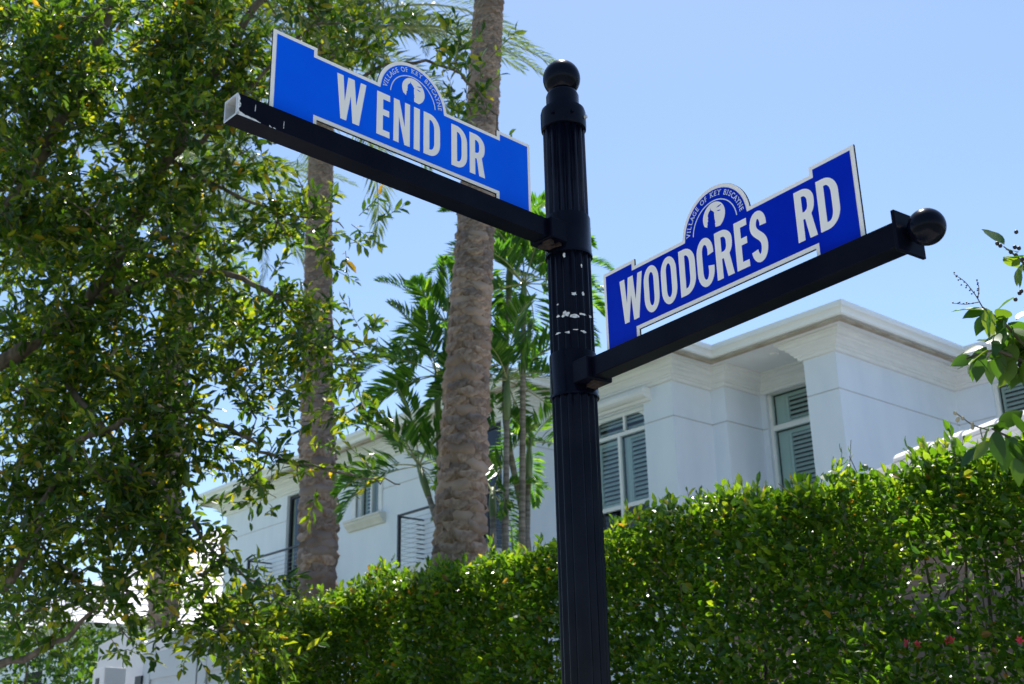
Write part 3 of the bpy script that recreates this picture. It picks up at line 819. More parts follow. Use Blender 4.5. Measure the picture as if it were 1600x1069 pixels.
def boot_variant(seed):
    """one old leaf base: a U-shaped pad, x outwards, y round the trunk (-1..1), z up"""
    g = np.random.default_rng(seed)
    V, F = [], []
    ns, ntt = 7, 5
    for j in range(ntt):
        t = j / (ntt - 1)
        for i in range(ns):
            s = -1 + 2 * i / (ns - 1)
            edge = 1 - abs(s) ** 2.2
            z = -0.5 * edge + t * (0.55 + .5 * edge) - .05
            prof = (.50, 1.0, .92, .6, .1)[j]
            x = edge ** .6 * prof * (1 + g.normal(0, .14)) if 0 < i < ns - 1 else -.25
            if j == 0: x = -.15
            V.append((x, s * (1 + .12 * g.normal()), z + g.normal(0, .04)))
    for j in range(ntt - 1):
        for i in range(ns - 1):
            a = j * ns + i
            F.append((a, a + 1, a + ns + 1, a + ns))
    me = bpy.data.meshes.new('leaf_base'); me.from_pydata(V, [], F); me.materials.append(M['bark_palm'])
    me.polygons.foreach_set("use_smooth", [True] * len(F))
    return me
nt = M['bark_palm'].node_tree
_b = nt.nodes["Principled BSDF"]; _src = _b.inputs['Base Color'].links[0].from_socket
_oi = nt.nodes.new("ShaderNodeObjectInfo"); _rp = nt.nodes.new("ShaderNodeValToRGB")
_rp.color_ramp.elements[0].color = (0.62, 0.60, 0.62, 1); _rp.color_ramp.elements[1].color = (1.25, 1.12, 0.98, 1)
_mx = nt.nodes.new("ShaderNodeMixRGB"); _mx.blend_type = 'MULTIPLY'; _mx.inputs[0].default_value = 1
nt.links.new(_oi.outputs['Random'], _rp.inputs[0]); nt.links.new(_src, _mx.inputs[1]); nt.links.new(_rp.outputs[0], _mx.inputs[2]); nt.links.new(_mx.outputs[0], _b.inputs['Base Color'])
BOOTS = [boot_variant(s) for s in range(8)]

def palm_trunk(palm, pts, r0, r1, zvis, hband):
    """pts: trunk axis; boots between heights zvis; hband(z) -> boot height"""
    pts = np.asarray(pts, float)
    zz = pts[:, 2]
    ax = lambda z: np.array([np.interp(z, zz, pts[:, 0]), np.interp(z, zz, pts[:, 1]), z])
    rad = lambda z: np.interp(z, [0, zvis[0], zvis[1]], [r0 * 1.08, r0, r1])
    zs = np.linspace(0, zz[-1], 60)
    V = []; nseg = 20
    for z in zs:
        c = ax(z)
        for q in np.linspace(0, 2 * math.pi, nseg, endpoint=False):
            rr = (rad(z) - .045) * (1 + .025 * math.sin(5 * q + 9 * z) + .02 * math.sin(23 * z))
            V.append(c + np.array([rr * math.cos(q), rr * math.sin(q), 0]))
    F = [(i * nseg + j, i * nseg + (j + 1) % nseg, (i + 1) * nseg + (j + 1) % nseg, (i + 1) * nseg + j) for i in range(len(zs) - 1) for j in range(nseg)]
    trunk = obj_np('trunk', np.array(V), np.array(F), M['bark_core'], palm, smooth=True)
    parts, rest = [], []
    z = 0.15; row = 0
    while z < zz[-1]:
        h = hband(z); r = rad(z)
        wn_ = max(5, int(round(2 * math.pi * r / (h * 1.75))))
        for k in range(wn_):
            q = 2 * math.pi * (k + .5 * (row % 2)) / wn_ + random.uniform(-.12, .12)
            c = ax(z + random.uniform(-.12, .12) * h)
            n = np.array([math.cos(q), math.sin(q), 0]); t = np.array([-math.sin(q), math.cos(q), 0])
            p = c + n * (r - .048)
            hw = math.pi * r / wn_ * 1.22; dep = h * random.uniform(.42, .68)
            Mx = Matrix(((n[0] * dep, t[0] * hw, 0, p[0]), (n[1] * dep, t[1] * hw, 0, p[1]), (0, 0, h * 1.45, p[2]), (0, 0, 0, 1)))
            facing = (CAM - p)[:2] @ n[:2]
            x, y, dz = pix(p)
            (parts if facing > -0.6 and -30 < y < 1000 and zvis[0] - .4 < z else rest).append((Mx, random.choice(BOOTS)))
        z += h * .62; row += 1
    if len(parts) > 300:
        random.shuffle(parts); rest += parts[300:]; parts = parts[:300]
    for Mx, me in parts:
        o = bpy.data.objects.new('leaf_base', me); link(o, trunk); o.matrix_basis = Mx
    if rest:
        Vs, Fs, b = [], [], 0
        for Mx, me in rest:
            A = np.array([v.co[:] for v in me.vertices]); A = A @ np.array(Mx.to_3x3()).T + np.array(Mx.translation)
            Vs.append(A); Fs += [[b + i for i in f.vertices] for f in me.polygons]; b += len(A)
        o = obj_np('leaf_bases', np.concatenate(Vs), np.array(Fs), M['bark_palm'], trunk, smooth=True); o['kind'] = 'stuff'
    return trunk

DATE = [frond_mesh('frond', 3.0, d, 74, .46, .024, M['date'], vee=.30, hang=.30, seed=k) for k, d in enumerate((0.9, 1.3, 1.7))]
# centre palm
pc = at(717, 870, 10.0)
centre = thing('date_palm', (pc[0] + .05, pc[1] + .1, 0), 'thick-trunked date palm leaning right just left of the black signpost', 'palm tree', 'date palms in the garden')
top_c = at(795, -520, 12.0)
axis_c = [(pc[0] + .05, pc[1] + .16, 0), tuple(pc), tuple(at(725, 700, 10.15)), tuple(at(740, 400, 10.45)), tuple(at(764, 0, 11.05)), tuple(top_c)]
palm_trunk(centre, axis_c, .198, .152, (3.3, 8.3), lambda z: float(np.interp(z, [3, 5.0, 6.2, 8], [.145, .110, .078, .060])))
for k in range(34):
    el = R(80 - 80 * (k / 34)); az = k * 2.399
    place_frond(DATE[k % 3], centre, Vector(top_c), az, el, random.uniform(-.4, .4), random.uniform(.85, 1.0))
# left palm
pl_ = at(498, 830, 14.3)
leftp = thing('date_palm', (pl_[0], pl_[1], 0), 'date palm behind the W ENID DR sign, rough trunk with fronds at its top', 'palm tree', 'date palms in the garden')
top_l = at(508, 62, 15.9)
axis_l = [(pl_[0], pl_[1] + .05, 0), tuple(pl_), tuple(at(496, 600, 14.7)), tuple(at(498, 350, 15.2)), tuple(top_l)]
palm_trunk(leftp, axis_l, .206, .162, (4.3, 9.5), lambda z: float(np.interp(z, [4, 5.6, 6.4, 9], [.150, .135, .095, .075])))
for k in range(36):
    el = R(82 - 112 * (k / 36)); az = k * 2.399 + .6
    place_frond(DATE[k % 3], leftp, Vector(top_l) + Vector((0, 0, .1)), az, el, random.uniform(-.4, .4), random.uniform(.85, 1.05))
for daz, el, vi, sc in ((-40, 10, 0, 1.12), (-52, 0, 0, 1.1), (-22, 40, 1, 1.1), (-48, 55, 0, 1.15), (-30, 66, 1, 1.1), (150, 20, 1, 1.0), (-75, 30, 1, 1.0)):
    place_frond(DATE[vi], leftp, Vector(top_l) + Vector((0, 0, .1)), R(daz), R(el), random.uniform(-.3, .3), sc)
for k in range(26):                                 # pale petiole stubs round the crown base
    q = k * 2.4; zb = -.7 + .028 * k
    p0 = np.array(top_l) + np.array([.17 * math.cos(q), .17 * math.sin(q), zb]); p1 = p0 + np.array([.22 * math.cos(q), .22 * math.sin(q), .5])
    MB().tube([p0, (p0 + p1) / 2 + np.array([.05 * math.cos(q), .05 * math.sin(q), 0]), p1], [.045, .03, .018], 6).build('petiole', M['rachis'], leftp, smooth=True)
# third palm behind the tree
pt = at(255, 960, 18.0)
third = thing('date_palm', (pt[0], pt[1], 0), 'date palm at far left rising behind the gate wall, mostly hidden by leaves', 'palm tree', 'date palms in the garden')
top_t = at(300, 300, 19.6)
palm_trunk(third, [(pt[0], pt[1], 0), tuple(pt), tuple(at(262, 720, 18.6)), tuple(top_t)], .205, .17, (3.8, 10), lambda z: .15)
for k in range(30):
    place_frond(DATE[k % 3], third, Vector(top_t), k * 2.399 + 1, R(78 - 110 * k / 30), random.uniform(-.4, .4), random.uniform(.85, 1.0))

# slender palms between the thick trunk and the post
AREC = [frond_mesh('frond', 1.30, d, 24, .40, .066, M['areca'], vee=.50, a0=60, a1=28, hang=.10, seed=20 + k, start=.2) for k, d in enumerate((0.8, 1.2, 1.6))]
def slender(px_base, px_head, y_head, t, label, nf, seed, sc=1.0, bend=0.0, els=(75, -25)):
    g = random.Random(seed)
    head = at(px_head, y_head, t); base = at(px_base, 870, t * .955); base[2] = 0
    b2 = at(px_base, 870, t * .95)
    pm = thing('slender_palm', (b2[0], b2[1], 0), label, 'palm tree', 'slender palms beside the signpost')
    c = [np.array([b2[0], b2[1], 0.0]), np.array(b2), (b2 + head) / 2 + np.array([bend, -bend, 0]), np.array(head)]
    pts = []
    for a, b in zip(c, c[1:]):
        for k in range(6): pts.append(a + (b - a) * k / 6)
    pts.append(c[-1]); pts = np.array(pts)
    for _ in range(3): pts[1:-1] = (pts[:-2] + 2 * pts[1:-1] + pts[2:]) / 4
    MB().tube(pts, np.linspace(.036, .026, len(pts)), 10).build('trunk', M['stem_grey'], pm, smooth=True)
    d = pts[-1] - pts[-3]; d /= np.linalg.norm(d)
    MB().tube([head - d * .05, head + d * .15, head + d * .42], [.030, .038, .020], 10).build('crownshaft', M['crownshaft'], pm, smooth=True)
    hb = Vector(head + d * .36)
    for k in range(nf):
        el = R(els[0] + (els[1] - els[0]) * (k + .5) / nf)
        place_frond(AREC[k % 3], pm, hb, k * 2.399 + g.uniform(-.3, .3) + seed, el, g.uniform(-.5, .5), sc * g.uniform(.85, 1.1))
    return pm
slender(815, 818, 500, 11.3, 'tallest slender palm, its head just left of the black signpost', 16, 1, 0.74)
slender(789, 792, 650, 11.0, 'slender palm with brown stem and middle-height head right of the thick trunk', 13, 2, 0.70)
slender(690, 684, 640, 11.6, 'slender palm with its head showing left of the thick trunk', 15, 3, 0.70)
slender(700, 668, 770, 11.2, 'low slender palm with broad dark fronds left of the thick trunk', 12, 4, 0.68)
slender(822, 826, 742, 11.4, 'low slender palm with fronds reaching right behind the signpost', 8, 9, 0.55)
slender(771, 770, 805, 10.7, 'short slender palm with green stem close to the right of the thick trunk', 7, 5, 0.55)
slender(832, 795, 455, 11.8, 'slender palm with a curved grey stem nearest the signpost', 14, 6, 0.72, bend=-.12)
slender(712, 700, 560, 11.9, 'tall slender palm whose head pokes out on both sides of the thick trunk', 14, 8, 0.66)

# ------------------------------------------------------------------ the leafy tree on the left
tr0 = at(-190, 700, 7.6)
oak = thing('leafy_tree', (tr0[0], tr0[1], 0), 'big broadleaf tree with small glossy leaves filling the left side', 'tree')
tb = np.array([tr0[0], tr0[1], 0.0])
def smooth_pts(c, k=5, it=2):
    pts = []
    for a, b in zip(c, c[1:]): pts += [a + (b - a) * j / k for j in range(k)]
    pts.append(c[-1]); pts = np.array(pts)
    for _ in range(it): pts[1:-1] = (pts[:-2] + 2 * pts[1:-1] + pts[2:]) / 4
    return pts
fork = at(-170, 760, 7.6)
MB().tube(smooth_pts([tb, (tb + fork) / 2 + np.array([.06, .03, 0]), fork, at(-150, 520, 7.7)]), np.linspace(.21, .13, 16), 14).build('trunk', M['bark_oak'], oak, smooth=True)
LIMBS = []
def limb(pxs, r0, r1, nm='limb'):
    c = [at(*q) for q in pxs]
    pts = smooth_pts(c)
    pts[1:-1] += rng.normal(0, .012, pts[1:-1].shape)
    rad = np.linspace(r0, r1, len(pts)) * .62
    MB().tube(pts, rad, 9).build(nm, M['bark_oak'], oak, smooth=True)
    LIMBS.extend([(p, r) for p, r in zip(pts, rad)])
limb([(-160, 640, 7.7), (20, 560, 7.8), (150, 470, 7.9), (262, 245, 8.0), (310, 150, 8.0), (400, 15, 8.0), (470, -90, 8.1)], .10, .028)
limb([(-170, 760, 7.6), (-60, 960, 7.3), (20, 905, 7.2), (52, 850, 7.2), (62, 790, 7.3), (120, 690, 7.4)], .075, .02)
limb([(-165, 800, 7.6), (-60, 1060, 7.2), (40, 1030, 7.1), (105, 1000, 7.0), (170, 930, 7.0)], .06, .014)
limb([(-150, 520, 7.7), (0, 350, 8.0), (90, 200, 8.2), (160, 60, 8.4), (190, -60, 8.5)], .095, .03)
limb([(150, 470, 7.9), (250, 430, 7.7), (340, 420, 7.6), (430, 460, 7.5), (500, 490, 7.4), (560, 560, 7.4)], .05, .010)
limb([(120, 690, 7.4), (210, 650, 7.4), (300, 640, 7.4), (390, 690, 7.3), (440, 720, 7.3), (575, 745, 7.2), (625, 757, 7.2)], .036, .006)
limb([(105, 600, 7.6), (200, 720, 7.3), (280, 800, 7.1), (350, 880, 7.0), (430, 930, 6.9)], .036, .008)
limb([(310, 150, 8.0), (420, 130, 7.9), (520, 150, 7.8), (580, 110, 7.8), (690, 90, 7.7), (760, 150, 7.7), (795, 240, 7.6)], .032, .007)
limb([(262, 245, 8.0), (340, 200, 7.8), (400, 130, 7.8), (480, 40, 7.8), (560, 30, 7.7)], .032, .008)
limb([(262, 245, 8.0), (330, 290, 7.8), (420, 330, 7.6), (520, 345, 7.5)], .028, .007)
limb([(90, 200, 8.2), (60, 110, 8.3), (40, 0, 8.4)], .04, .015)
LP = np.array([p for p, r in LIMBS])
BLOBS = [  # photo x, y, rx, ry, depth, depth spread, twigs
    (60, 120, 110, 125, 8.3, .9, 205), (200, 70, 130, 105, 8.3, .9, 205), (330, 60, 115, 85, 8.1, .8, 100), (445, 22, 105, 42, 7.9, .6, 48),
    (600, 72, 62, 24, 7.8, .3, 12), (690, 92, 45, 24, 7.7, .3, 10), (748, 178, 34, 26, 7.7, .2, 10), (790, 250, 20, 30, 7.6, .2, 5), (545, 95, 40, 22, 7.8, .3, 9), (585, 15, 70, 22, 7.8, .4, 5),
    (140, 280, 160, 120, 8.2, .9, 240), (285, 210, 90, 115, 8.0, .7, 120), (365, 190, 50, 90, 7.9, .5, 46), (20, 330, 60, 110, 8.3, .8, 62),
    (80, 440, 110, 120, 8.1, .9, 165), (225, 400, 105, 95, 7.9, .8, 120), (335, 385, 62, 55, 7.7, .5, 30), (425, 355, 40, 40, 7.6, .3, 13), (500, 345, 50, 42, 7.5, .3, 19), (535, 385, 26, 22, 7.5, .2, 5),
    (375, 480, 70, 62, 7.6, .5, 40), (465, 525, 72, 62, 7.5, .4, 38), (540, 560, 50, 42, 7.4, .3, 12), (430, 610, 80, 52, 7.4, .4, 26), (525, 640, 58, 34, 7.4, .3, 9), (585, 640, 30, 26, 7.4, .2, 3),
    (310, 560, 90, 66, 7.6, .6, 58), (190, 565, 110, 92, 7.8, .8, 115), (60, 620, 95, 120, 7.9, .9, 140), (145, 720, 120, 75, 7.5, .7, 92), (280, 680, 95, 55, 7.4, .5, 50),
    (385, 735, 65, 34, 7.3, .3, 12), (455, 740, 45, 26, 7.3, .2, 3), (410, 765, 40, 24, 7.3, .3, 6), (575, 744, 50, 12, 7.2, .15, 4), (80, 830, 105, 85, 7.4, .8, 92), (205, 820, 90, 72, 7.3, .6, 62),
    (285, 860, 65, 50, 7.1, .4, 28), (335, 940, 75, 48, 7.0, .4, 36), (435, 925, 45, 18, 6.9, .3, 6), (395, 985, 75, 48, 6.9, .3, 32), (465, 960, 30, 26, 6.9, .2, 5), (55, 945, 70, 52, 7.1, .5, 36), (180, 935, 50, 50, 7.0, .4, 18), (205, 1000, 26, 36, 6.9, .2, 4), (330, 1000, 34, 30, 7.0, .2, 5),
    (120, -60, 220, 70, 8.4, 1.0, 60), (420, -50, 160, 50, 8.0, .8, 16), (-70, 300, 70, 330, 8.1, 1.0, 90), (-70, 820, 60, 160, 7.6, .8, 50)]
OO, OD, OT, OA = [], [], [], []
for (bx, by, rx, ry, bt, st, n) in BLOBS:
    n = int(n * 1.55 * (1.25 if by > 560 and bx < 230 else 1.0))
    q = norm(rng.normal(size=(n, 3))) * rng.uniform(0.15, 1.0, (n, 1)) ** .5
    cen = at(bx, by, bt)
    for k in range(n):
        # clumped: every few twigs share a spray
        if k % 7 == 0: hub = at(bx + q[k, 0] * rx, by + q[k, 1] * ry, bt + q[k, 2] * st)
        o = hub + rng.normal(0, .075, 3)
        d = (hub - cen) * .9 + rng.normal(0, .45, 3) + np.array([-.05, -.05, .18])
        OO.append(o); OD.append(d); OT.append(rng.uniform(.12, .27))
        if k % 7 == 0: OA.append(hub)
OO, OD, OT = np.array(OO), norm(np.array(OD)), np.array(OT)
foliage(oak, *twig_leaves(OO, OD, OT, 10, .082, .40, droop=.40, upbias=.6), M['oak'])
stems_mesh(OO, OO + OD * OT[:, None] - np.array([0, 0, 1]) * (OT ** 1)[:, None] * .12, np.full(len(OO), .0028), np.full(len(OO), .0014), 'twig', M['twig'], oak)
# branchlets that carry the sprays from the nearest limb
OA = np.array(OA); segA, segB, ra, rb = [], [], [], []
nodes = list(LP); NA = np.array(nodes)
order = np.argsort([np.min(np.linalg.norm(NA - h, axis=1)) for h in OA])
for i in order:
    h = OA[i]
    NA = np.array(nodes) if len(nodes) < 40000 else NA
    j = np.argmin(np.linalg.norm(NA - h, axis=1)); a = NA[j]
    dist = np.linalg.norm(h - a)
    k = max(2, int(dist / .12))
    pts = [a + (h - a) * s / k + (rng.normal(0, .018, 3) if 0 < s < k else 0) + np.array([0, 0, -.05 * dist]) * math.sin(math.pi * s / k) for s in range(k + 1)]
    for s in range(k):
        segA.append(pts[s]); segB.append(pts[s + 1]); ra.append(.0075 - .004 * s / k); rb.append(.0075 - .004 * (s + 1) / k)
    nodes += pts[1:]
stems_mesh(np.array(segA), np.array(segB), np.array(ra), np.array(rb), 'branchlet', M['bark_oak'], oak)

# ------------------------------------------------------------------ broad-leaved shrub at the right edge
cm0 = at(1700, 700, 4.15)
myr = thing('seed_bearing_shrub', (cm0[0], cm0[1], 0), 'broad-leaved shrub with dark seed clusters reaching in at the right edge', 'shrub')
base = np.array([cm0[0], cm0[1], 0.0])
MB().tube(smooth_pts([base, (base + cm0) / 2 + np.array([.05, .04, 0]), at(1690, 760, 4.15), at(1680, 620, 4.1)]), np.linspace(.035, .018, 16), 8).build('trunk', M['bark_oak'], myr, smooth=True)
def branch(pxs, r0, r1, nm='branch'):
    pts = smooth_pts([at(*q) for q in pxs]); MB().tube(pts, np.linspace(r0, r1, len(pts)), 7).build(nm, M['twig'], myr, smooth=True); return pts
br = [branch([(1682, 640, 4.1), (1640, 600, 4.05), (1600, 565, 4.0), (1555, 545, 3.95), (1510, 560, 3.9)], .012, .003),
      branch([(1640, 600, 4.05), (1600, 540, 4.0), (1570, 505, 4.0), (1535, 480, 4.0)], .008, .003),
      branch([(1680, 560, 4.1), (1630, 460, 4.0), (1600, 410, 4.0), (1568, 385, 4.0)], .009, .002),
      branch([(1690, 760, 4.15), (1640, 720, 4.1), (1590, 690, 4.05), (1550, 670, 4.0)], .010, .003),
      branch([(1535, 480, 4.0), (1525, 462, 4.0), (1508, 440, 4.0), (1490, 428, 4.0)], .0022, .001), branch([(1528, 466, 4.0), (1530, 450, 4.0), (1526, 438, 4.0)], .0018, .001), branch([(1530, 472, 4.0), (1510, 476, 4.0), (1490, 474, 4.0)], .0018, .001),
      branch([(1545, 672, 4.0), (1520, 665, 4.0), (1500, 650, 4.0), (1490, 643, 4.0)], .0025, .0015)]
lp, ld, ll_ = [], [], []
def lf(x, y, t, dx, dy, L, dt=0.0):
    a, b = at(x, y, t), at(x + dx, y + dy, t + dt); lp.append(a); ld.append(b - a); ll_.append(L)
for x, y, dx, dy, L in ((1545, 548, -45, 20, .10), (1540, 552, -40, 45, .10), (1532, 555, -18, 40, .095), (1520, 558, -30, 10, .085), (1555, 545, 10, 55, .11), (1560, 550, 35, 40, .11), (1570, 545, -25, -30, .10), (1528, 560, -28, 30, .075), (1550, 556, -6, 48, .10), (1515, 562, -20, 22, .06),
                        (1545, 490, -25, 35, .10), (1550, 486, -12, 50, .11), (1540, 484, -30, 8, .085), (1565, 500, 15, 45, .11), (1575, 505, 45, 25, .12), (1556, 488, 20, -22, .09), (1580, 520, 20, 50, .12), (1590, 530, 40, 20, .12), (1572, 512, -22, 40, .11), (1588, 500, 30, -25, .11), (1600, 560, 10, 45, .12), (1585, 560, -20, 45, .11), (1600, 480, 30, 25, .12), (1596, 545, -35, 10, .11),
                        (1598, 412, -15, 35, .085), (1602, 408, 18, 40, .09), (1590, 420, 8, 30, .07),
                        (1545, 668, -15, 45, .11), (1556, 672, 5, 50, .12), (1570, 680, 30, 35, .12), (1560, 668, 30, -22, .11), (1580, 685, -10, 45, .12), (1590, 690, 40, 10, .12), (1575, 672, -30, -12, .10), (1598, 700, 15, 45, .12), (1548, 690, -35, 30, .09), (1530, 700, -30, 25, .09), (1600, 665, 25, -25, .11), (1565, 700, -15, 40, .10), (1585, 715, 10, 40, .10), (1610, 640, 20, 30, .11), (1618, 600, 20, 35, .12), (1625, 520, 30, 20, .12)):
    lf(x, y, 4.0 + random.uniform(-.12, .12), dx, dy, L, random.uniform(-.05, .05))
for pts in (br[0], br[1], br[2], br[3]):
    for q in range(26):
        a = pts[random.randrange(len(pts) // 4, len(pts))]; d = norm(rng.normal(0, .6, 3) + np.array([-.1, .1, -.35]))
        if (pts is br[2] and q > 9) or (pts is br[3] and q > 5) or (pts is br[0] and q > 13): break
        lp.append(a + rng.normal(0, .02, 3)); ld.append(d); ll_.append(random.uniform(.07, .115))
lp, ld, ll_ = np.array(lp), np.array(ld), np.array(ll_)
nn_ = len(lp)
leaf_parts(lp, ld, rng.normal(0, .45, (nn_, 3)) + np.array([-.2, -.2, .8]), ll_, ll_ * .60, M['shrub'], myr, nn_)
def pods(pts, r, mat, jit):
    for (x, y, t) in pts:
        c = at(x, y, t) + rng.normal(0, jit, 3)
        m = MB(); m.lathe([(0.0005, c[2] - r), (r * .7, c[2] - r * .7), (r, c[2]), (r * .75, c[2] + r * .7), (r * .2, c[2] + r * 1.1)], 8, c=(c[0], c[1]))
        m.build('seed_pod', mat, myr, smooth=True)
pods([(1563, 380, 4), (1564, 383, 4), (1588, 364, 4), (1580, 395, 4), (1585, 388, 4), (1590, 400, 4), (1592, 390, 4), (1584, 404, 4), (1597, 406, 4), (1594, 459, 4), (1586, 470, 4), (1598, 455, 4), (1590, 577, 3.98), (1596, 572, 3.98), (1586, 580, 3.98)], .0075, M['berry_d'], .004)
pods([(1492, 643, 4), (1497, 652, 4), (1500, 657, 4), (1503, 655, 4), (1517, 663, 4), (1519, 668, 4)], .007, M['berry_l'], .003)
pods([(1490 + 2.6 * k, 428 + 2.7 * k + (2 if k % 2 else -2), 4.0) for k in range(13)] + [(1527 + (k % 2) * 2, 438 + 4 * k, 4.0) for k in range(7)] + [(1490 + 5 * k, 474 + (k % 2), 4.0) for k in range(7)], .0030, M['berry_d'], .002)

# ------------------------------------------------------------------ the street sign
post = thing('street_sign_post', (0, 0, 0.11), 'black fluted street signpost with ball finial and two blue street name signs', 'street sign')
flute = lambda q, r: r - 0.0042 * abs(math.sin(8 * q)) ** 0.8 if True else r
POLE_R = 0.0505
MB().lathe([(POLE_R, 0.5), (POLE_R, 1.2), (POLE_R, 1.9), (POLE_R, 2.5), (POLE_R, 3.02)], 192, rfun=lambda q, r: r - 0.0048 * (1 - abs(math.sin(8 * q)) ** 1.4)).build('pole', M['black'], post, smooth=True)
MB().lathe([(.15, .11), (.15, .16), (.12, .20), (.115, .34), (.085, .42), (.07, .52), (.06, .56), (.0, .56)], 40).build('base', M['black'], post, auto=True)
cp = MB().lathe([(.0505, 3.0), (.0535, 3.002), (.0545, 3.01), (.0545, 3.045), (.052, 3.055), (.041, 3.058), (.0395, 3.062), (.0395, 3.095), (.036, 3.104), (.0, 3.104)], 48).build('cap', M['black'], post, auto=True)
fin = [(.0001, 3.0985)] + [(.0455 * math.sin(a), 3.146 - .0475 * math.cos(a)) for a in np.linspace(.35, math.pi - .001, 22)]
MB().lathe(fin, 40).build('ball_finial', M['black'], post, smooth=True)
for q in (R(-65), R(200), R(-110)):
    c = np.array([.0545 * math.cos(q), .0545 * math.sin(q), 3.026]); d = np.array([math.cos(q), math.sin(q), 0])
    MB().tube([c - d * .004, c + d * .006], .0045, 8).build('set_screw', M['bare'] if q == R(-65) else M['black'], cp)
D1, D2 = np.array([0.99884, 0.04825, 0]), np.array([0.08372, 0.99649, 0])
SL, SH, SA, SST, SB, SAN, SN, TAB = 0.6835, 0.1629, 0.1010, 0.0159, 0.2495, 0.1050, 0.0032, -0.0205

def outline():
    pts = [(0, TAB), (SAN, TAB), (SAN, SN), (SL - SAN, SN), (SL - SAN, TAB), (SL, TAB), (SL, SH), (SL - SA, SH), (SL - SA, SH - SST)]
    cx, hc, rise = SL / 2, SL / 2 - SB, .229 - (SH - SST)
    r = (hc * hc + rise * rise) / (2 * rise); cz = .229 - r
    a0 = math.atan2(SH - SST - cz, hc)
    pts += [(cx + r * math.cos(a), cz + r * math.sin(a)) for a in np.linspace(a0, math.pi - a0, 29)]
    pts += [(SA, SH - SST), (SA, SH), (0, SH)]
    return pts
def inset(pts, w):
    P = np.array(pts, float); n = len(P); out = []
    for i in range(n):
        d0 = P[i] - P[i - 1]; d1 = P[(i + 1) % n] - P[i]
        d0 /= np.linalg.norm(d0); d1 /= np.linalg.norm(d1)
        n0, n1 = np.array([-d0[1], d0[0]]), np.array([-d1[1], d1[0]])
        k = (n0 + n1) / (1 + n0 @ n1)
        out.append(tuple(P[i] + k * w))
    return out

def flat_mesh(loops, depth):
    """2-D outlines with holes -> mesh of the given depth (centred on z = 0)"""
    cu = bpy.data.curves.new('outline', 'CURVE'); cu.dimensions = '2D'; cu.fill_mode = 'BOTH'; cu.extrude = depth / 2
    for lp_ in loops:
        sp = cu.splines.new('POLY'); sp.points.add(len(lp_) - 1); sp.use_cyclic_u = True
        for q, (x, y) in zip(sp.points, lp_): q.co = (x, y, 0, 1)
    ob = bpy.data.objects.new('outline', cu); COL.objects.link(ob)
    bpy.context.view_layer.update()
    me = bpy.data.meshes.new_from_object(ob.evaluated_get(bpy.context.evaluated_depsgraph_get()))
    bpy.data.objects.remove(ob); bpy.data.curves.remove(cu)
    V = np.array([v.co[:] for v in me.vertices]); F = [tuple(p.vertices) for p in me.polygons]
    bpy.data.meshes.remove(me)
    return V, F

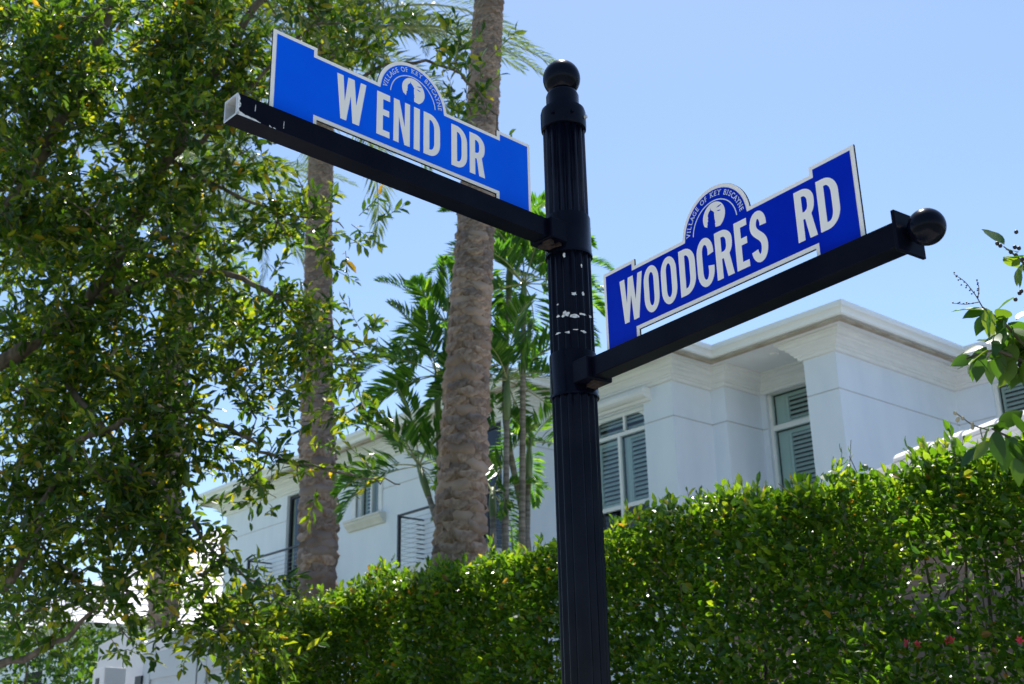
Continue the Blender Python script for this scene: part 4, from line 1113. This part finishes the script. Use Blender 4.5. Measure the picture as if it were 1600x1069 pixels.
def arc(cx, cy, rx, ry, a0, a1, n=9):
    return [(cx + rx * math.cos(R(a)), cy + ry * math.sin(R(a))) for a in np.linspace(a0, a1, n)]
S_, T_ = .0158, .0142
def glyph(ch, w):
    h, s, t = .1, S_, T_
    if ch == 'I': return [[(0, 0), (w, 0), (w, h), (0, h)]]
    if ch == 'E': return [[(0, 0), (w, 0), (w - .0005, t), (s, t), (s, .0485), (w - .002, .0485), (w - .002, .0625), (s, .0625), (s, h - t), (w, h - t), (w, h), (0, h)]]
    if ch == 'N': sn = .0135; return [[(0, 0), (sn, 0), (sn, .062), (w - sn - .0005, 0), (w, 0), (w, h), (w - sn, h), (w - sn, .040), (sn + .001, h), (0, h)]]
    if ch == 'W':
        k = w / .0717
        return [[(x * k, z) for x, z in ((0, .1), (.0107, 0), (.0246, 0), (.0343, .060), (.0397, 0), (.0558, 0), (.0717, .1), (.0580, .1), (.0480, .042), (.0425, .1), (.0270, .1), (.0200, .042), (.0152, .1))]]
    if ch == 'D':
        rx, ry = w * .66, .034
        o = [(0, 0), (w - rx, 0)] + arc(w - rx, ry, rx, ry, -90, 0)[1:] + arc(w - rx, h - ry, rx, ry, 0, 90) + [(0, h)]
        ix, iy = w - s - s * .2, .020
        i = [(s, t)] + arc(w - s - .011, t + iy, .011, iy, -90, 0) + arc(w - s - .011, h - t - iy, .011, iy, 0, 90) + [(s, h - t)]
        return [o, i]
    if ch == 'O':
        ry = .032; o = arc(w / 2, ry, w / 2, ry + .002, 180, 360, 13) + arc(w / 2, h - ry, w / 2, ry + .002, 0, 180, 13)
        rx = w / 2 - s + .0006; i = arc(w / 2, t + .016, rx, .0175, 180, 360, 11) + arc(w / 2, h - t - .016, rx, .0175, 0, 180, 11)
        return [o, i]
    if ch == 'C':
        ry = .032; rx = w / 2 - s + .0006
        o = arc(w / 2, h - ry, w / 2, ry + .002, 0, 180, 13) + arc(w / 2, ry, w / 2, ry + .002, 180, 360, 13)
        i = arc(w / 2, t + .016, rx, .0175, 360, 180, 11) + arc(w / 2, h - t - .016, rx, .0175, 180, 0, 11)
        return [[(w, .0645)] + o + [(w, .0365), (w - s, .0400)] + i + [(w - s, .0620)]]
    if ch == 'R':
        rx, ry = w * .62, .026
        o = [(0, 0), (s, 0), (s, .0405), (.0205, .0405), (w - .0168, 0), (w, 0), (w * .80, .0460), (w * .90, .0515), (w * .97, .0585), (w, .068)] + arc(w - rx, h - ry, rx, ry, 0, 90) + [(0, h)]
        i = [(s, .0545), (w - s - .007, .0545), (w - s - .002, .0580), (w - s, .0640)] + arc(w - s - .009, h - t - .013, .009, .013, 0, 90) + [(s, h - t)]
        return [o, i]
    if ch == 'S':
        hw = S_ / 2
        c = arc(w / 2, .0745, w / 2 - hw, .1 - .0745 - t / 2 + .0015, -12, 180, 15)
        p0, p1, p2, p3 = (hw, .0745), (hw, .054), (w - hw, .052), (w - hw, .0285)
        for k in range(1, 12):
            u = k / 12; c.append(tuple((1 - u) ** 3 * np.array(p0) + 3 * u * (1 - u) ** 2 * np.array(p1) + 3 * u * u * (1 - u) * np.array(p2) + u ** 3 * np.array(p3)))
        c += arc(w / 2, .0285, w / 2 - hw, .0285 - t / 2 + .0015, 0, -168, 15)
        c = np.array(c); tg = np.gradient(c, axis=0); tg /= np.linalg.norm(tg, axis=1)[:, None]
        nrm = np.stack([-tg[:, 1], tg[:, 0]], 1) * hw
        return [[tuple(q) for q in np.concatenate([c + nrm, (c - nrm)[::-1]])]]
WORDS = {1: [('W', .1486, .2203), ('E', .2478, .2812), ('N', .2910, .3336), ('I', .3442, .3600), ('D', .3702, .4153), ('D', .4470, .4917), ('R', .4990, .5430)],
         2: [('W', .0530, .1246), ('O', .1284, .1739), ('O', .1811, .2267), ('D', .2357, .2807), ('C', .2863, .3324), ('R', .3380, .3832), ('E', .3907, .4235), ('S', .4307, .4718), ('R', .5428, .5870), ('D', .5948, .6416)]}

def text_flat(ch):
    cu = bpy.data.curves.new('t', 'FONT'); cu.body = ch; cu.size = 1.0; cu.align_x = 'CENTER'; cu.offset = .010; cu.extrude = .0
    ob = bpy.data.objects.new('t', cu); COL.objects.link(ob); bpy.context.view_layer.update()
    me = bpy.data.meshes.new_from_object(ob.evaluated_get(bpy.context.evaluated_depsgraph_get()))
    V = np.array([v.co[:] for v in me.vertices]) if len(me.vertices) else np.zeros((0, 3)); F = [tuple(p.vertices) for p in me.polygons]
    bpy.data.objects.remove(ob); bpy.data.curves.remove(cu); bpy.data.meshes.remove(me)
    return V, F

def sign(no, origin, xdir, nrm, zb, label):
    """panel template x along xdir (left to right as read), z up, nrm towards the reader"""
    xdir, nrm = np.asarray(xdir, float), np.asarray(nrm, float)
    def put(V, dep): V = np.asarray(V, float); return np.asarray(origin)[None] + V[:, 0:1] * xdir + V[:, 1:2] * np.array([0, 0, 1.0]) + (V[:, 2:3] + dep) * nrm + np.array([0, 0, zb])
    V, F = flat_mesh([outline()], .005)
    plate = MB().add(put(V, 0), F).build('sign_panel', M['cream'], post); plate['label'] = label
    # dark core edge of the sandwich panel
    V, F = flat_mesh([inset(outline(), -.0006)], .003)
    MB().add(put(V, -.0006), F).build('panel_edge', M['black'], plate)
    ins = inset(outline(), .0082)
    V, F = flat_mesh([ins], .0004)
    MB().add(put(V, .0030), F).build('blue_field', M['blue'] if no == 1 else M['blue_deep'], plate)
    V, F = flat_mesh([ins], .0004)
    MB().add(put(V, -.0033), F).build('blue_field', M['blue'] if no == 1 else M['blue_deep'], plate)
    for ch, x0, x1 in WORDS[no]:
        V, F = flat_mesh(glyph(ch, x1 - x0), .0004)
        V[:, 0] += x0; V[:, 1] += .0272
        MB().add(put(V, .0037), F).build('letter', M['cream'], plate)
    # village emblem
    m = MB(); cx, cz = SL / 2, .1370
    txt = "VILLAGE OF KEY BISCAYNE"
    wid = {'I': .5, ' ': .62, 'O': 1.05, 'G': 1.05, 'V': 1.0, 'K': 1.0, 'Y': 1.0, 'N': 1.05}
    ws = [wid.get(c, .92) for c in txt]; tot = sum(ws); acc = 0
    for ch, w_ in zip(txt, ws):
        ang = R(174 - 168 * (acc + w_ / 2) / tot); acc += w_
        if ch == ' ': continue
        V, F = text_flat(ch)
        hh = .0108
        V = V * hh / .70
        V[:, 0] *= .92
        lo, hi = V[:, 0].min(), V[:, 0].max()
        if ch in 'VILAFKYN':                          # slab serifs
            b = len(V); sw = .0021; th_ = .0011
            feet = {'V': [(lo + .001, hh), (hi - .001, hh)], 'I': [((lo + hi) / 2, hh), ((lo + hi) / 2, 0)], 'L': [(lo + .0008, hh)], 'A': [(lo + .001, 0), (hi - .001, 0)], 'F': [(lo + .0012, 0)],
                    'K': [(lo + .001, 0), (lo + .001, hh), (hi - .001, 0), (hi - .001, hh)], 'Y': [(lo + .001, hh), (hi - .001, hh), ((lo + hi) / 2, 0)], 'N': [(lo + .001, 0), (lo + .001, hh), (hi - .001, hh)]}[ch]
            for fx, fz in feet:
                z0 = 0 if fz == 0 else hh - th_
                V = np.concatenate([V, [(fx - sw, z0, .0002), (fx + sw, z0, .0002), (fx + sw, z0 + th_, .0002), (fx - sw, z0 + th_, .0002)]]); F = list(F) + [(b, b + 1, b + 2, b + 3)]; b += 4
        r0 = .0692
        ca, sa = math.cos(ang), math.sin(ang)
        X, Z = V[:, 0], V[:, 1]
        W_ = np.stack([cx + (r0 + Z) * ca + X * sa, cz + (r0 + Z) * sa - X * ca, V[:, 2]], 1)
        m.add(put(W_, .0037), F)
    m.build('emblem_text', M['print'], plate)
    m = MB()
    a = [(cx + r * math.cos(R(q)), cz + r * math.sin(R(q))) for r, qs in ((.0613, np.linspace(5, 175, 40)), (.0590, np.linspace(175, 5, 40))) for q in qs]
    V, F = flat_mesh([a], .0004); m.add(put(V, .0037), F)
    m.build('emblem_arc', M['print'], plate)
    V, F = flat_mesh([[(cx + .0005 + .0302 * math.cos(q), .1645 + .0295 * math.sin(q)) for q in np.linspace(R(-62), R(207), 40)] + [(.3240, .1460), (.3440, .1400)]], .0004)
    MB().add(put(V, .0037), F).build('emblem_disc', M['cream'], plate)
    tower = [(.3215, .1340), (.3445, .1340), (.3436, .1480), (.3452, .1500), (.3440, .1530), (.3446, .1545), (.3434, .1570), (.3432, .1690), (.3442, .1710), (.3420, .1740), (.3400, .1765), (.3370, .1790), (.3352, .1800), (.3345, .1850), (.3336, .1800),
             (.3300, .1775), (.3272, .1735), (.3262, .1700), (.3270, .1660), (.3258, .1640), (.3262, .1590), (.3236, .1570), (.3244, .1530), (.3226, .1500), (.3232, .1450)]
    V, F = flat_mesh([tower], .0004)
    m = MB().add(put(V, .00412), F)
    for x, z, l, sl_ in ((.3575, .1800, .0065, -.18), (.3560, .1708, .0052, .10)):
        V, F = flat_mesh([[(x - l, z + sl_ * l + .0004), (x, z - .0010), (x + l, z - sl_ * l - .0006), (x + l * .9, z - sl_ * l + .0006), (x, z + .0012)]], .0004)
        m.add(put(V, .00412), F)
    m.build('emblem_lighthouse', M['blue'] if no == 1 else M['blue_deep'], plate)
    for x in (.035, SL - .035):
        for z in (.012,):
            p0 = put(np.array([(x, z, .003)]), 0)[0]
            pass
    return plate

Z1B, Z2B, S1, S2 = 2.7557, 2.4207, 0.1192, 0.1198
N1 = np.cross(D1, [0, 0, 1.0])                       # towards the reader of the left sign
if N1[1] > 0: N1 = -N1
N2 = np.cross(D2, [0, 0, 1.0])
if N2[0] > 0: N2 = -N2
sign(1, -(S1 + SL) * D1, D1, N1, Z1B, 'blue W ENID DR name panel with village emblem')
sign(2, -S2 * D2, -D2, N2, Z2B, 'blue WOODCRES RD name panel with village emblem')

BW = 0.0222                                          # half width of the square arm tube
def collar(z0, z1):
    r = .0530
    return MB().lathe([(POLE_R - .004, z0), (r + .0015, z0), (r + .0015, z0 + .006), (r, z0 + .008), (r, z1 - .004), (r - .001, z1), (POLE_R - .004, z1)], 48).build('collar', M['black'], post, auto=True)
def arm(D, N, zt, length, hollow, label):
    Dn = -D
    zc = zt + TAB - BW - .0008
    up = np.array([0, 0, 1.0])
    m = MB()
    if hollow:                                       # open tube end
        w = .0035
        for sgn, ax, bx in ((1, N, up), (-1, N, up)):
            m.obox(Dn * (.05 + length) / 2 + up * zc + sgn * N * (BW - w / 2), Dn * (length - .05) / 2, N * w / 2, up * BW)
            m.obox(Dn * (.05 + length) / 2 + up * (zc + sgn * (BW - w / 2)), Dn * (length - .05) / 2, N * (BW - w), up * w / 2)
    else:
        m.obox(Dn * (.05 + length) / 2 + up * zc, Dn * (length - .05) / 2, N * BW, up * BW)
    a = m.build('arm', M['beam'], post); a['label'] = label
    if not hollow: bevel(a, .002, 2)
    sk = MB().obox(Dn * .050 + up * (zc - .001), Dn * .040, N * (BW + .0125), up * (BW + .0035)).build('socket', M['beam'], a); bevel(sk, .003, 2)
    g = MB()
    for k in range(5):
        g.obox(Dn * (.050 + .007 * k) + up * (zc - BW - .006 - .002 * random.random()) + N * random.uniform(-.012, .012), Dn * .006, N * .012, up * .005)
    g.build('weld', M['rust'], a)
    return a, zc
collar(2.668, 2.768)
collar(2.330, 2.432)
a1, zc1 = arm(D1, N1, Z1B, S1 + SL + .078, True, 'left arm with open chipped end')
a2, zc2 = arm(D2, N2, Z2B, S2 + .762, False, 'right arm with plate and ball at its end')
up = np.array([0, 0, 1.0])
e1 = -D1 * (S1 + SL + .078)
# bare metal at the open end of the left arm
m = MB()
w = .0035
for sgn in (1, -1):
    m.obox(e1 - D1 * .0004 + up * zc1 + sgn * N1 * (BW - w / 2), D1 * .0006, N1 * w / 2, up * BW)
    m.obox(e1 - D1 * .0004 + up * (zc1 + sgn * (BW - w / 2)), D1 * .0006, N1 * (BW - w), up * w / 2)
    m.obox(e1 + D1 * .06 + up * zc1 + sgn * N1 * (BW - w - .0004), D1 * .06, N1 * .0003, up * (BW - w))
    m.obox(e1 + D1 * .06 + up * (zc1 + sgn * (BW - w - .0004)), D1 * .06, N1 * (BW - w - .0008), up * .0003)
m.obox(e1 + D1 * .05 + up * zc1, D1 * .0005, N1 * (BW - w - .001), up * (BW - w - .001))
m.build('bare_end', M['bare'], a1)
# flaked paint along the arm's lower front edge and end
def chip(name, poly, o, ax, az, nrm, parent, mat='chip'):
    V = [np.asarray(o) + x * np.asarray(ax) + z * np.asarray(az) + .0004 * np.asarray(nrm) for x, z in poly]
    return MB().add(V, [tuple(range(len(V)))]).build(name, M[mat], parent)
fr1 = e1 + N1 * BW + up * (zc1 - BW)
def rag(x0, x1, h, n=9, seed=0):
    g = random.Random(seed)
    t = [(x0 + (x1 - x0) * k / n, h * (1 - k / n) ** .6 * g.uniform(.45, 1.0) + .0005) for k in range(n + 1)]
    return [(x0, 0), (x1, 0)] + t[::-1]
chip('paint_chip', rag(0, .050, .0085, 9, 1), fr1, D1, up, N1, a1)
chip('paint_chip', [(0, 0), (.004, 0), (.005, .008), (.003, .013), (.007, .019), (.0075, .024), (.004, .028), (.0055, .034), (.003, .040), (0, .0444)], fr1, D1, up, N1, a1)
chip('paint_chip', rag(.068, .074, .003, 4, 2), fr1, D1, up, N1, a1)
chip('paint_chip', rag(.077, .082, .0025, 4, 3), fr1, D1, up, N1, a1)
chip('paint_chip', [(.098, .008), (.0992, .008), (.0996, .022), (.0986, .024)], fr1, D1, up, N1, a1)
chip('paint_chip', [(.036, .020), (.0375, .020), (.038, .034), (.0368, .034)], fr1, D1, up, N1, a1, 'bare')
# end plate and ball of the right arm
e2 = -D2 * (S2 + .762)
pl2 = MB().obox(e2 - D2 * .003 + up * zc2, D2 * .0035, N2 * .036, up * .036).build('end_plate', M['beam'], a2); bevel(pl2, .0015, 2)
MB().tube([e2 - D2 * .005 + up * zc2, e2 - D2 * .020 + up * zc2], .013, 20).build('ball_neck', M['black'], a2, smooth=True)
bc = e2 - D2 * .0385 + up * zc2
m = MB().lathe([(.0308 * math.sin(a) + 1e-5, bc[2] - .0308 * math.cos(a)) for a in np.linspace(0.001, math.pi - .001, 28)], 40, c=(bc[0], bc[1]))
m.build('end_ball', M['black'], a2, smooth=True)
# rows of torn sticker paper left on the flutes
pole_o = [o for o in post.children if o.name.startswith('pole')][0]
g = random.Random(3)
def pole_patch(q, z, w, h):
    pts = []
    n = 12
    for k in range(n):
        a = 2 * math.pi * k / n; rr = g.uniform(.45, 1.15)
        qq = q + rr * w / 2 * math.cos(a) / POLE_R; zz_ = z + rr * h / 2 * math.sin(a)
        r = POLE_R + .0006
        pts.append((r * math.cos(qq), r * math.sin(qq), zz_))
    MB().add(pts, [tuple(range(n))]).build('sticker_scrap', M['chip'], pole_o)
QC = math.atan2(CAM[1], CAM[0])                      # side of the pole that faces the camera
fl_q = [math.pi / 16 + k * math.pi / 8 for k in range(16)]
near = sorted(fl_q, key=lambda q: abs((q - QC + math.pi) % (2 * math.pi) - math.pi))[:5]
for z, w, h in ((2.562, .016, .011), (2.511, .019, .014), (2.474, .017, .007)):
    for q in near:
        if g.random() < .86: pole_patch(q + g.uniform(-.05, .05), z + g.uniform(-.004, .004), w * g.uniform(.4, 1.2), h * g.uniform(.4, 1.2))
pole_patch(near[1], 2.655, .008, .014); pole_patch(near[2], 2.630, .005, .010); pole_patch(near[3], 2.54, .006, .005)
